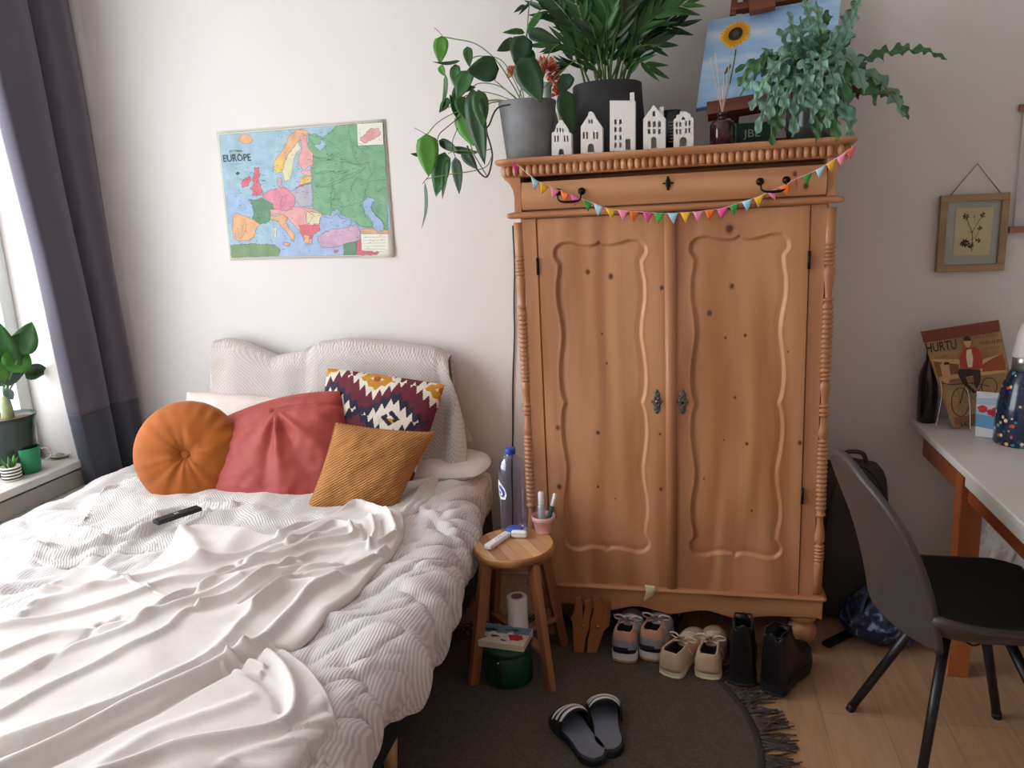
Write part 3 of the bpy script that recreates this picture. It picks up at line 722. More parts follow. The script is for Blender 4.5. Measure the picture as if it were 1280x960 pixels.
RG = [([(-40,790),(0,764),(42,743),(104,735),(167,722),(233,706),(292,693),(354,670),(417,652)],.017,.016),
 ([(0,785),(75,768),(150,748),(208,727),(267,714),(333,689),(375,677),(440,660)],.018,.014),
 ([(125,777),(158,775),(192,760),(233,739),(292,706)],-.024,.010),
 ([(0,818),(62,793),(125,785),(190,768),(250,742),(300,722)],.017,.015),
 ([(0,852),(83,810),(167,781),(217,743),(267,727),(317,714),(375,702)],.016,.016),
 ([(0,889),(104,835),(200,793),(233,764),(292,743),(342,718),(417,702)],.018,.015),
 ([(0,927),(125,885),(200,848),(271,810),(317,760),(354,731),(388,727)],.020,.018),
 ([(0,940),(100,900),(180,865),(250,830)],-.016,.010),
 ([(-30,975),(83,922),(167,877),(233,848),(292,818),(333,793),(367,760),(388,735),(420,720)],.030,.020),
 ([(40,960),(83,939),(175,893),(250,852),(300,826),(340,806)],-.026,.014),
 ([(308,812),(335,816),(358,838),(368,868),(362,893),(333,908),(271,922),(208,935),(146,960),(80,985)],.026,.016),
 ([(290,832),(320,842),(345,862),(350,880)],-.016,.012),
 ([(360,812),(392,838),(412,868),(424,905),(428,960)],.008,.006),
 ([(281,832),(305,838),(325,840)],.018,.008),([(285,822),(310,826),(330,832)],.016,.006),
 ([(250,965),(300,938),(345,924),(390,915)],.014,.016),([(120,960),(190,915),(260,890),(310,870)],.010,.02),
 ([(349,670),(398,645),(429,634),(452,630),(482,640),(495,663)],.030,.014),
 ([(360,682),(398,663),(419,655),(436,659),(440,668),(414,674),(387,680),(355,693),(307,705)],.024,.009),
 ([(390,655),(420,646),(445,648),(458,664),(455,678)],-.018,.008),
 ([(250,733),(313,705),(351,690),(385,676),(405,665)],.016,.010),
 ([(250,756),(303,735),(345,714),(387,691),(429,684),(472,680),(493,667)],.022,.011),
 ([(317,760),(345,735),(377,718),(429,712),(461,699),(482,684)],.022,.010),
 ([(300,748),(340,727),(390,705),(440,700),(480,690)],-.012,.007),([(430,700),(400,712),(350,725)],-.010,.007),
 ([(462,640),(468,660),(462,684)],.018,.008),([(478,650),(480,668)],-.014,.008),
 ([(225,664),(240,680),(250,700)],.038,.035),([(300,665),(280,690),(260,700)],.010,.04),([(140,720),(110,735),(60,750),(20,775)],.012,.02),([(150,770),(110,790),(50,830)],-.010,.010)]
fh = np.full_like(FX, .012)
for l, a, w in RG: fh += a*.92*np.exp(-(polyd(FX, FYY, W2(l, ZF))/w)**2)
fh += .006*nzgrid(FX, FYY, 6, 9)
e = edge_fall(520, 330, .02, .035, (1,0,1,1))
FZ = FZ+.006+(np.maximum(fh, -.004)+.010)*e
fl = build('fleece_throw', gridmesh(FX, FYY, FZ), m_fleece, label='cream fleece throw lying in long folds across the bed', cat='blanket'); solid(fl, .006, -1)
# ---- cushions
m_or = M('orange_velvet', '9a4f07', .8, var=.12, vscale=9, sheen=.12)
cc = P(236, 567, y=-.56); nrm = Vector((.36,-.90,.22)).normalized(); Zx = nrm; Xx = Vector((0,0,1)).cross(Zx).normalized(); Yx = Zx.cross(Xx)
Rm = Matrix((Xx, Yx, Zx)).transposed(); Rr = 66/FOC*(cc-CAMP).dot(CF)
def velvet(u, v):
    a = u*2*PI; side = 1 if v < .5 else -1; r = (v*2 if v < .5 else (1-v)*2)
    rt = .25+.75*max(0, math.cos(a-.35))**2
    pl = .0045*rt*math.cos(a*21+2*nz(math.cos(a)*2, math.sin(a)*2))*math.exp(-((r-.90)/.14)**2)+.010*nz(math.cos(a)*3, math.sin(a)*3, 4)*r*(1-r)*3+.0035*math.cos(a*5+3*nz(r*2, math.cos(a)))*math.exp(-((r-.36)/.2)**2)
    h = .082*(1-r**3.2)**.6 - .040*math.exp(-(r/.16)**2)
    rr = Rr*r*(1+.004*math.cos(a*21)*r*rt)
    return cc + Rm @ Vector((rr*math.cos(a), rr*math.sin(a), side*(h+pl*(1 if r < .98 else 0))))
mb = MB().grid(velvet, 150, 80, wrapu=True)
oc = build('cushion', mb, m_or, label='round orange velvet cushion with a button in its middle', cat='cushion', group=None)
bc = cc + Rm @ Vector((0,0,.047)); build('button', MB().ball(bc, .020, 10, (1,1,.55), Rm), m_or, oc, world=True)
m_red = M('terracotta_satin', '97372f', .6, var=.06, vscale=6, sheen=.08)
def redx(u, v):
    # creases that fan out from the pinch near the top
    du, dv = u-.10, v-.72; r = math.hypot(du, dv); a = math.atan2(du, -dv)
    return (.020*math.exp(-((a-.12)/.10)**2)+.016*math.exp(-((a-.75)/.12)**2)-.013*math.exp(-((a-.42)/.14)**2)+.011*math.exp(-((a+.35)/.2)**2)-.008*math.exp(-((a+.10)/.08)**2))*min(1, r*3)*math.exp(-(r/1.2)**2)*1.2 - (.014*math.exp(-((v-.72+.22*max(0,.3-u)*0)/.03)**2) if u > .0 else 0)
pillow('cushion', [P(266,520,y=-.38), P(434,478,y=-.34), P(426,648,y=-.58), P(266,650,y=-.62)], .19, m_red, n=80, wr=.010, seed=3, extra=redx, pinch=-.02, pw=3, rnd=.20, label='terracotta red satin cushion leaning beside the round orange one', cat='cushion')
m_must = M('mustard_corduroy', 'b57c42', .85, var=.05)
b_ = base(m_must); tc = nd(m_must, 'ShaderNodeTexCoord'); dp = nd(m_must, 'ShaderNodeVectorMath', operation='DOT_PRODUCT'); lk(m_must, tc.outputs['Object'], dp.inputs[0]); dp.inputs[1].default_value = (-.55, .1, 1)
sn = mathn(m_must, 'SINE', mathn(m_must, 'MULTIPLY', dp.outputs['Value'], 620)); bp = nd(m_must, 'ShaderNodeBump'); bp.inputs['Strength'].default_value = .9; bp.inputs['Distance'].default_value = .002
lk(m_must, sn, bp.inputs['Height']); lk(m_must, bp.outputs[0], b_.inputs['Normal'])
mx = nd(m_must, 'ShaderNodeMixRGB', blend_type='MULTIPLY'); src = b_.inputs['Base Color'].links[0].from_socket; lk(m_must, src, mx.inputs[1]); mx.inputs[2].default_value = (.62,.55,.5,1)
lk(m_must, mathn(m_must, 'MULTIPLY', mathn(m_must, 'ADD', sn, 1), .4), mx.inputs[0]); lk(m_must, mx.outputs[0], b_.inputs['Base Color'])
mcn = [P(420,529,y=-.55), P(543,541,y=-.49), P(492,643,y=-.68), P(384,637,y=-.72)]
mo, fr = pillow('cushion', mcn, .15, m_must, n=60, wr=.010, seed=8, pinch=.05, pw=2.8, rnd=.0, label='mustard corduroy cushion in front of the patterned one', cat='cushion')
n_ = 40; ed = []
for s in range(4):
    p, q = fr[s], fr[(s+1) % 4]
    for k in range(n_):
        t = k/n_; c0 = (fr[0]+fr[1]+fr[2]+fr[3])/4; pt = p.lerp(q, t); ed.append(pt+(c0-pt)*.05*(1-(2*t-1)**2))
build('piping', MB().tube(ed+[ed[0]], .0035, 6), m_must, mo, world=True)
def kil(u, v):
    v = 1-v
    def tri(x): return abs((x % 1)-.5)*2
    best = 0
    for (cx, cy, kind) in ((.0,-.02,'y'),(.46,.05,'y'),(1.0,.06,'y'),(.10,.34,'w'),(.66,.38,'w'),(.38,.72,'y'),(.93,.70,'y'),(.1,1.02,'w'),(.66,1.02,'w')):
        dx, dy = (u-cx), (v-cy)
        q = abs(dx)/.29+abs(dy)/.21
        ser = .30*tri(dx*15+(.25 if dy > 0 else 0)); 
        if kind == 'y':
            if q < .55-ser*.4: best = 2
            elif q < .98-ser*1.3: best = 1
            if abs(dx)/.06+abs(dy)/.03 < 1: best = 4 if abs(dx) < .03 else 1
        else:
            if q < .92-ser*1.2: best = 1
            elif q < 1.22-ser*.8: best = best or 3
            if abs(dx)/.085+abs(dy)/.07 < 1: best = 3 if (abs(dx-dy*.8) > .012 and abs(dx)/.06+abs(dy)/.045 > .55) else (2 if dy > 0 else 1)
    return best
km = [M('kilim_burgundy','5e1f2c',.85,bump=.4,bscale=350), M('kilim_cream','d8cdbf',.85,bump=.4,bscale=350), M('kilim_ochre','bd8424',.85,bump=.4,bscale=350), M('kilim_navy','262238',.85,bump=.4,bscale=350), M('kilim_rust','a5552c',.85)]
pillow('cushion', [P(406,456,y=-.27), P(561,478,y=-.24), P(512,620,y=-.44), P(392,605,y=-.46)], .13, None, mats=km, matfn=kil, n=170, wr=.006, seed=5, pinch=.035, pw=3, label='burgundy, ochre and cream kilim patterned cushion with serrated diamonds', cat='cushion')
pillow('pillow', [P(230,487,y=-.20), P(362,497,y=-.20), P(362,600,y=-.33), P(236,612,y=-.33)], .12, M('beige_pillowcase','d9cbc2',.85,var=.03), wr=.006, seed=11, pinch=.02, pw=5, label='beige pillow standing behind the round orange cushion', cat='pillow')
# ---- television remote on the blanket
a = P(194,654,z=.645); b = P(249,634,z=.650); d = (b-a); L = d.length; ang = math.atan2(d.y, d.x)
rc = emp('remote_control', (a+b)/2, 'black television remote lying on the knit blanket', 'remote control', rot=(0,0,ang))
m_blk = M('black_plastic', '141416', .35)
build('body', MB().box((0,0,0), (L,.046,.016), bev=.005), m_blk, rc)
mb = MB()
for i in range(9):
    for j in range(3): mb.box((-L*.38+i*L*.072, (j-1)*.012, .009), (.008,.007,.002))
build('buttons', mb, M('button_grey','3c3d42',.5), rc)
build('label_plate', MB().box((-.005,0,.0092), (.016,.012,.0016)), M('pale_print','c8c8c8',.5), rc)
# ================================================================== THINGS ON THE WARDROBE
ZW = WT0+.0005
def D1(px, py, y): return P(px, py, y=y)
m_soil = M('potting_soil', '2a1e15', .95, var=.4, vscale=60, bump=1, bscale=120)
g_dark = leaf_mat('leaf_dark_green', '1c3f1c', .35, .25)
g_mid = leaf_mat('leaf_mid_green', '31602a', .4, .25)
g_light = leaf_mat('leaf_light_green', '4f8a2e', .4, .2)
g_grey = leaf_mat('leaf_grey_green', '50655a', .45, .2)
m_stem = M('green_stem', '5f7d38', .5, var=.2)
m_vine = M('brown_vine', '2f2a1c', .6, var=.2)
def leaf(mb, a, b, w, nrm=(0,-1,0), cup=.25, droop=.0, n=8, shape=.45, twist=0, tipp=1.0):
    """pointed leaf from stem end a to tip b"""
    a, b = Vector(a), Vector(b); L = (b-a).length; t = (b-a).normalized()
    nn = Vector(nrm); x = t.cross(nn)
    if x.length < .05: x = t.cross(Vector((0,0,1)))
    x.normalize(); z = x.cross(t).normalized()
    if twist:
        Rt = Matrix.Rotation(twist, 3, t); x = Rt @ x; z = Rt @ z
    vs = []
    for j in range(n+1):
        s = j/n; ww = w*(math.sin(PI*s**(.62 if shape < .5 else 1))**.8 if 0 < s < 1 else 0)*(1 if s < .8 else 1)
        ww = max(ww, .0004)
        c = a+t*(L*s)+z*(droop*L*math.sin(PI*s))
        for k in (-1, -.5, 0, .5, 1):
            vs.append(c + x*(k*ww/2) + z*(cup*ww*(abs(k))*.5 + .03*ww*math.sin(s*11+k*2)))
    fs = [(j*5+k, j*5+k+1, (j+1)*5+k+1, (j+1)*5+k) for j in range(n) for k in range(4)]
    mb.add(vs, fs, True)
def part_leaf(name, par, mat, *a, **k):
    mb = MB(); leaf(mb, *a, **k); o = build(name, mb, mat, par, world=True); solid(o, .0008); return o
def potm(name, col, **k): return M(name, col, k.pop('rough', .7), **k)
# ---- grey pot with a trailing philodendron
def pot_on(px0, px1, pyr, pxb0, pxb1, pyb, y): 
    a = D1(px0, pyr, y); b = D1(px1, pyr, y); c = D1(pxb0, pyb, y); d = D1(pxb1, pyb, y)
    return Vector(((c.x+d.x)/2, y, ZW)), (b.x-a.x)/2, (d.x-c.x)/2, (a.z+b.z)/2-ZW
pc, rt, rb, hh = pot_on(626, 697, 127, 634, 690, 193, -.45)
ph = emp('trailing_plant', pc, 'trailing philodendron in a tapered grey pot on the wardrobe corner', 'plant')
m_gp = M('weathered_grey_clay', '77787a', .75, var=.18, vscale=14, bump=.3, bscale=80)
build('pot', MB().lathe([(rb*.96,0),(rb,.004),(rt*.985,hh*.93),(rt,hh*.95),(rt,hh-.002),(rt-.003,hh),(rt-.010,hh-.002),(rt-.013,hh-.03),(.001,hh-.03)], (0,0,0), 48, cap=True), m_gp, ph)
build('soil', MB().lathe([(rt-.014,hh-.031),(rt*.6,hh-.016),(.001,hh-.010)], (0,0,0), 24, cap=False), m_soil, ph)
LV = [ # base, tip, width px, plane y, material, twist
 ((552,45),(550,80),19,-.45,g_light,0),((550,82),(557,96),9,-.44,g_light,.5),((624,86),(583,89),30,-.50,g_dark,0),((584,58),(587,84),12,-.47,g_mid,.3),
 ((575,76),(541,77),6,-.45,g_mid,.9),((569,80),(571,113),15,-.44,g_mid,0),((588,88),(572,126),24,-.47,g_mid,.3),((590,110),(606,206),27,-.52,g_dark,.2),
 ((576,138),(592,183),28,-.50,g_light,0),((533,167),(536,221),28,-.52,g_light,0),((556,190),(545,246),26,-.49,g_mid,.3),((559,198),(553,249),9,-.50,g_mid,.6),
 ((569,196),(574,243),13,-.53,g_grey,.2),((531,228),(527,286),6,-.52,g_grey,.5),((548,176),(573,190),12,-.50,g_dark,.2),((564,186),(598,191),9,-.51,g_dark,.4),
 ((578,188),(597,212),14,-.50,g_dark,.2),((557,93),(551,136),7,-.45,g_mid,.6),((560,122),(549,141),14,-.45,g_dark,.3),((570,112),(595,109),9,-.48,g_mid,.5),
 ((577,150),(562,118),12,-.49,g_mid,.2),((677,15),(659,42),13,-.46,g_mid,.3),((656,41),(628,41),10,-.47,g_mid,.3),((655,44),(645,83),28,-.49,g_dark,.1),
 ((645,50),(621,64),16,-.47,g_dark,.2),((660,41),(702,55),17,-.50,g_dark,.2),((650,72),(677,128),34,-.56,g_dark,.1),((656,6),(642,16),6,-.45,g_dark,.2),
 ((662,4),(648,19),4,-.45,g_dark,.2),((706,112),(713,172),24,-.53,g_dark,.1),((712,92),(700,118),20,-.50,g_dark,.3),((528,194),(513,192),5,-.5,g_dark,.3),
 ((660,60),(664,98),16,-.47,g_mid,.2),((598,112),(604,160),20,-.54,g_mid,-.3),((585,100),(562,130),18,-.46,g_dark,.4),((575,120),(583,150),18,-.51,g_mid,-.2)]
for a, b, w, y, m, tw_ in LV:
    A_, B_ = D1(*a, y), D1(*b, y-.03+.02*random.random()); wm = w/FOC*(A_-CAMP).dot(CF)
    part_leaf('leaf', ph, m, A_, B_, wm*1.05, nrm=(random.uniform(-.25,.35),-1,random.uniform(.0,.5)), cup=random.uniform(.1,.45), droop=random.uniform(-.12,.02), twist=tw_*.6)
ST = [([(652,127),(640,105),(620,75),(595,55),(570,49),(553,46)],-.45,.0022,m_stem),([(655,127),(640,95),(625,74),(600,70),(590,73)],-.46,.0018,m_stem),([(652,128),(625,108),(600,104),(590,110)],-.48,.0018,m_stem),
 ([(650,130),(620,118),(598,115),(578,122),(560,135)],-.47,.0018,m_stem),([(648,128),(655,90),(659,40),(662,5),(672,-8)],-.47,.0020,m_stem),([(658,128),(672,95),(690,62),(700,55)],-.48,.0016,m_stem),
 ([(645,130),(622,135),(612,155),(608,163),(614,185),(615,200),(609,221),(598,214),(588,195),(584,182)],-.54,.0032,m_vine),([(609,221),(600,206),(592,192),(588,180)],-.53,.0022,m_stem),
 ([(615,195),(608,208),(590,214),(562,218),(540,222),(533,224)],-.53,.0020,m_stem),([(578,137),(560,145),(545,155),(534,168)],-.51,.0018,m_stem),([(580,142),(560,158),(548,170),(546,190)],-.50,.0018,m_vine),
 ([(614,186),(600,189),(572,188),(560,192)],-.52,.0018,m_stem),([(569,196),(565,180),(572,160)],-.52,.0014,m_vine),([(528,230),(531,226),(536,220)],-.52,.0013,m_vine),([(645,128),(615,128),(600,140),(604,150)],-.48,.0025,M('pale_stem','94a06a',.6)),
 ([(648,129),(620,125),(602,128)],-.46,.003,M('pale_stem','94a06a',.6)),([(650,128),(632,112),(618,100)],-.46,.002,m_stem),([(656,128),(652,100),(656,60),(661,30),(676,12)],-.49,.0018,m_stem),([(660,128),(690,100),(722,72)],-.52,.0016,m_stem),([(553,45),(547,38),(543,35)],-.45,.001,m_vine),([(533,168),(524,163),(518,160)],-.52,.001,m_vine),([(637,55),(638,48)],-.47,.0012,m_stem)]
for pl_, y, r, m in ST: build('stem', MB().tube(catmull([D1(a, b, y) for a, b in pl_], 4), r, 6), m, ph, world=True)
# ---- dark pot with a ZZ plant
pc, rt, rb, hh = pot_on(716, 802, 106, 716, 806, 188, -.20)
pc.z = ZW
zz = emp('potted_plant', pc, 'upright dark green glossy plant in a large dark grey pot', 'plant')
m_dp = M('dark_stone_pot', '3a3a3c', .8, var=.35, vscale=10, bump=.4, bscale=50)
build('pot', MB().lathe([(rb*.90,0),(rb*.97,.01),(rb*1.02,hh*.45),(rt*1.02,hh*.8),(rt,hh-.004),(rt-.004,hh),(rt-.014,hh-.003),(rt-.016,hh-.03),(.001,hh-.03)], (0,0,0), 56), m_dp, zz)
build('soil', MB().lathe([(rt-.017,hh-.031),(.001,hh-.012)], (0,0,0), 24, cap=False), m_soil, zz)
random.seed(21)
def frond(par, a, b, arch, side, nl, ll, lw, mat):
    a, b = Vector(a), Vector(b); pts = []
    for i in range(13):
        t = i/12; pts.append(a.lerp(b, t)+Vector(arch)*math.sin(PI*t*.9)*(1-.3*t))
    st = build('frond', MB().tube(pts, [.0045*(1-.75*i/12) for i in range(13)], 6), m_stem, par, world=True)
    mb = MB()
    for k in range(nl):
        t = .22+.78*k/(nl-1); i = min(11, int(t*12)); f = t*12-i; p = pts[i].lerp(pts[i+1], f); d = (pts[i+1]-pts[i]).normalized()
        s = side if k % 2 else -side
        xv = d.cross(Vector((0,-1,.2))).normalized()
        out = (xv*s*.55+d*.95+Vector((0,random.uniform(-.35,.2),random.uniform(-.15,.1)))).normalized()
        if k == nl-1: out = d
        L = ll*random.uniform(.85,1.1)*(1-.35*abs(t-.55))
        leaf(mb, p, p+out*L, lw*random.uniform(.85,1.1), nrm=(random.uniform(-.4,.4),-1,random.uniform(-.1,.7)), cup=.25, droop=random.uniform(-.1,.02), n=6)
    o = build('leaflets', mb, mat, st, world=True)
    return st
FR = [((690,62),(-.02,-.05)),((664,-12),(0,-.04)),((680,18),(-.01,-.03)),((655,-45),(0,0)),((700,-30),(0,-.06)),((722,-50),(0,0)),((735,-25),(0,-.05)),((752,-60),(0,.05)),((770,-30),(0,-.04)),((790,-55),(0,0)),((812,-45),(0,-.03)),((835,-25),(0,0)),((858,12),(0,-.04)),((850,38),(0,.0)),((838,-5),(0,-.06)),((822,62),(0,-.05)),((812,88),(0,-.03)),((700,88),(0,-.06)),((715,40),(0,-.07)),((790,10),(0,-.08)),((760,20),(0,-.09)),((735,30),(0,-.10)),((820,30),(0,-.08)),((870,-20),(0,.02))]
for i, ((px, py), (ax, ay)) in enumerate(FR):
    yt = -.20+random.uniform(-.18,.10); t_ = D1(px, py, yt); b_0 = Vector((pc.x+random.uniform(-.05,.05)+(t_.x-pc.x)*.12, -.20+random.uniform(-.05,.04), ZW+hh-.02))
    L = (t_-b_0).length
    frond(zz, b_0, t_, ((t_.x-pc.x)*-.08, ay, .05+.03*abs(t_.x-pc.x)/.3), random.choice((-1,1)), max(7, int(L/.017)), .108, .021, g_dark if i % 4 else g_mid)
# ---- little vase with dried flowers behind the grey pot
vs_ = D1(686, 160, -.30); vz = emp('vase', (vs_.x, -.30, ZW), 'small greenish stoneware bottle vase behind the grey pot', 'vase')
zt_ = D1(686, 103, -.30).z-ZW
build('body', MB().lathe([(.030,0),(.036,.02),(.038,zt_*.5),(.030,zt_*.62),(.016,zt_*.72),(.015,zt_*.93),(.020,zt_*.95),(.020,zt_),(.014,zt_),(.012,zt_*.9)], (0,0,0), 24, cap=False), M('celadon_glaze','8f9a86',.35,var=.1), vz)
dfp = D1(690, 120, -.24); df = emp('dried_flower', (dfp.x+.02, -.24, ZW), 'red and cream dried flower heads on an orange stem between the two pots', 'flower')
m_petr = M('dried_red_petal', 'dc5a4c', .7, var=.2); m_petc = M('dried_cream_petal', 'ecc9a8', .7, var=.1)
pts = [Vector((dfp.x+.03,-.24,ZW)), D1(700,150,-.24), D1(700,125,-.24), D1(696,112,-.24), D1(690,100,-.24)]
build('stem', MB().tube(catmull(pts, 4), .006, 8), M('orange_stem','cf8a3c',.6), df, world=True)
for (hx, hy, hr_) in ((682,93,22),(700,114,13),(642,92,11)):
    c0 = D1(hx, hy, -.24); rr = hr_/FOC*(c0-CAMP).dot(CF); mb = MB()
    for k in range(160):
        a = random.uniform(0, 2*PI); q = random.uniform(-.5, 1); d = Vector((math.cos(a)*math.sqrt(1-q*q), math.sin(a)*math.sqrt(1-q*q), q)); d.y = -abs(d.y)*.8
        mb.cur = 0 if random.random() < .5 else 1
        leaf(mb, c0+d*rr*.35, c0+d*rr*random.uniform(.8,1.1), rr*.30, nrm=(d.y, d.z, d.x), n=4)
    build('flower_head', mb, [m_petr, m_petc], df, world=True)
# ---- white ceramic houses
m_cer = M('white_bisque', 'dedbd6', .55, var=.02)
m_dark = M('house_inside', '2a2826', .9)
def plate(mb, outer, holes, y0, th):
    """flat front with real openings; 2D points are (x, z)"""
    cu = bpy.data.curves.new('c', 'CURVE'); cu.dimensions = '2D'; cu.fill_mode = 'BOTH'; cu.extrude = th/2
    for pl_ in [outer]+holes:
        sp0 = cu.splines.new('POLY'); sp0.points.add(len(pl_)-1)
        for q, (x, z) in zip(sp0.points, pl_): q.co = (x, z, 0, 1)
        sp0.use_cyclic_u = True
    o = bpy.data.objects.new('c', cu); COL.objects.link(o); dg = bpy.context.evaluated_depsgraph_get(); me = bpy.data.meshes.new_from_object(o.evaluated_get(dg))
    mb.add([(v.co.x, y0-v.co.z, v.co.y) for v in me.vertices], [tuple(p.vertices) for p in me.polygons], False)
    bpy.data.objects.remove(o); bpy.data.meshes.remove(me); bpy.data.curves.remove(cu)
def rect(x0, z0, w, h, arch=False):
    p = [(x0, z0), (x0+w, z0), (x0+w, z0+h)]
    if arch: p = [(x0, z0), (x0+w, z0)]+[(x0+w/2+w/2*math.cos(a), z0+h-w/2+w/2*math.sin(a)) for a in np.linspace(0, PI, 7)]
    else: p += [(x0, z0+h)]
    return p
YH = -.555
def house(label, outl, holes, dep=.045, chimney=None):
    # outl and holes are given in photo points on the plane of the house front
    o2 = []
    for x, y in outl:
        q = D1(x, y, YH); o2.append([q.x, q.z])
    zb = min(z for x, z in o2); o2 = [(x, max(ZW, z-zb+ZW)) for x, z in o2]
    for t in (0, 1): pass
    lo = min(x for x, z in o2); hi = max(x for x, z in o2)
    root = emp('ceramic_house', ((lo+hi)/2, YH+dep/2, ZW), label, 'ceramic house', 'white ceramic houses on the wardrobe')
    hl = []
    for (x0, y0, x1, y1, ar) in holes:
        a = D1(x0, y1, YH); b = D1(x1, y0, YH); z0_, z1_ = a.z-zb+ZW, b.z-zb+ZW
        hl.append(rect(a.x, max(z0_, ZW+.001), b.x-a.x, z1_-max(z0_, ZW+.001), ar))
    mb = MB(); plate(mb, o2, hl, YH, .004); build('front', mb, m_cer, root, world=True)
    mb = MB(); inner = [(x, z) for x, z in o2]
    # shell: side and roof strips joined round the outline, and the back wall
    n = len(o2)
    for i in range(n):
        (x0_, z0_), (x1_, z1_) = o2[i], o2[(i+1) % n]
        cx, cz = (lo+hi)/2, sum(z for x, z in o2)/n
        ix0, iz0, ix1, iz1 = [c+(v-c)*f for v, c, f in ((x0_,cx,.92),(z0_,cz,.96),(x1_,cx,.92),(z1_,cz,.96))]
        mb.add([(x0_,YH+.002,z0_),(x1_,YH+.002,z1_),(x1_,YH+dep,z1_),(x0_,YH+dep,z0_),(ix0,YH+.002,iz0),(ix1,YH+.002,iz1),(ix1,YH+dep,iz1),(ix0,YH+dep,iz0)],
               [(0,3,2,1),(4,5,6,7),(0,1,5,4),(2,3,7,6)], False)
    build('shell', mb, m_cer, root, world=True)
    mb = MB(); mb.prism([(x, YH+dep, z) for x, z in o2], (0,-.003,0)); build('back', mb, m_cer, root, world=True)
    if chimney:
        a = D1(chimney[0], chimney[2], YH+.01); b = D1(chimney[1], chimney[3], YH+.01)
        build('chimney', MB().box(((a.x+b.x)/2, YH+.014, (a.z+b.z)/2-zb+ZW), (b.x-a.x, .016, abs(a.z-b.z))), m_cer, root, world=True)
def HX_(ox, oy, s, l): return [(ox+x/s, oy+y/s) for x, y in l]
K = (660, 60, 5.333)
def ho(l): return HX_(*K, l)
def hh_(l): return [(K[0]+a/K[2], K[1]+b/K[2], K[0]+c/K[2], K[1]+d/K[2], e) for a, b, c, d, e in l]
house('white ceramic house with stepped gable, leftmost, beside the grey pot', ho([(158,695),(290,695),(286,545),(272,540),(270,525),(250,490),(240,480),(228,458),(212,458),(200,480),(190,490),(182,520),(178,535),(158,545)]),
      hh_([(176,562,184,604,0),(196,562,204,604,0),(240,562,248,604,0),(260,562,268,604,0),(192,512,199,540,0),(210,512,219,540,0),(228,512,236,540,0),(205,650,238,698,1)]))
house('white ceramic house with round topped bell gable, second from the left', ho([(352,688),(497,688),(495,515),(450,450),(440,432),(432,414),(418,407),(404,414),(400,435),(352,510)]),
      hh_([(366,545,377,592,0),(388,545,399,592,0),(434,545,445,592,0),(456,545,467,592,0),(404,462,413,490,0),(420,462,430,490,0),(398,622,440,690,1)]))
house('tall white ceramic house with a flat roof and chimney, third in the row', ho([(545,672),(714,672),(714,335),(545,335)]),
      hh_([(576,460,590,494,0),(609,460,623,494,0),(576,512,590,545,0),(609,512,623,545,0),(576,565,590,597,0),(609,565,623,597,0),(576,615,590,648,0),(609,615,623,648,0),(650,590,682,665,0)]), .05, (K[0]+680/5.333, K[0]+708/5.333, K[1]+345/5.333, K[1]+280/5.333))
house('white ceramic house with pointed gable and arched windows, fourth in the row', ho([(768,660),(916,660),(916,455),(838,365),(768,460)]),
      hh_([(798,472,818,514,1),(832,472,852,514,1),(866,472,886,514,1),(798,525,816,560,0),(833,525,851,560,0),(866,525,884,560,0),(830,405,848,442,1),(820,577,856,662,1)]), .045, (K[0]+876/5.333, K[0]+904/5.333, K[1]+450/5.333, K[1]+378/5.333))
house('white ceramic house with stepped top and round window, rightmost in the row', ho([(970,648),(1103,648),(1103,452),(1084,446),(1082,425),(1062,420),(1058,410),(1015,410),(1010,430),(990,435),(988,452),(970,465)]),
      hh_([(986,480,998,514,0),(1009,480,1021,514,0),(1047,473,1059,508,0),(1071,470,1083,505,0),(986,527,998,562,0),(1009,527,1021,562,0),(1047,522,1059,556,0),(1070,520,1082,554,0),(1024,445,1046,467,1),(1010,578,1058,650,1)]))
# ---- dark candle jar behind the houses
jp = D1(840, 160, -.38); jr = 11/FOC*(jp-CAMP).dot(CF); jh = D1(840,138,-.38).z-ZW
jar = emp('candle_jar', (jp.x, -.38, ZW), 'black candle jar standing behind the gap between two ceramic houses', 'candle')
build('glass', MB().lathe([(jr*.9,0),(jr,.004),(jr,jh),(jr-.003,jh),(jr-.004,jh-.02),(.001,jh-.02)], (0,0,0), 28), M('black_glass','101314',.2), jar)
mb = MB()
for k in range(7): mb.box((0, -jr-.0008, jh*.70-k*.011), (.022-.004*(k % 3), .0008, .003))
build('label', mb, M('pale_label_print','9aa09c',.6), jar)
# ---- reed diffuser
dp_ = D1(903, 160, -.48); dr_ = 15.5/FOC*(dp_-CAMP).dot(CF); dh = D1(903,150,-.48).z-ZW
rd = emp('reed_diffuser', (dp_.x, -.48, ZW), 'brown glass reed diffuser bottle with pale sticks before the sunflower painting', 'reed diffuser')
m_amb = M('amber_glass', '3a1410', .08, var=.1, coat=.5)
build('bottle', MB().lathe([(dr_*.92,0),(dr_,.004),(dr_,dh*.80),(dr_*.9,dh*.93),(dr_*.6,dh),(dr_*.34,dh+.003),(dr_*.34,dh+.014),(dr_*.40,dh+.015),(dr_*.40,dh+.024),(dr_*.25,dh+.024)], (0,0,0), 28), m_amb, rd)
top = Vector((dp_.x, -.48, ZW+dh+.016))
for tx_, ty_ in ((888,72),(894,66),(912,76),(918,70),(905,88)):
    q = D1(tx_, ty_, -.50+random.uniform(-.01,.02)); build('reed', MB().tube([top+(top-q).normalized()*.05, q], .0016, 6), M('reed_stick','cdb096',.7), rd, world=True)
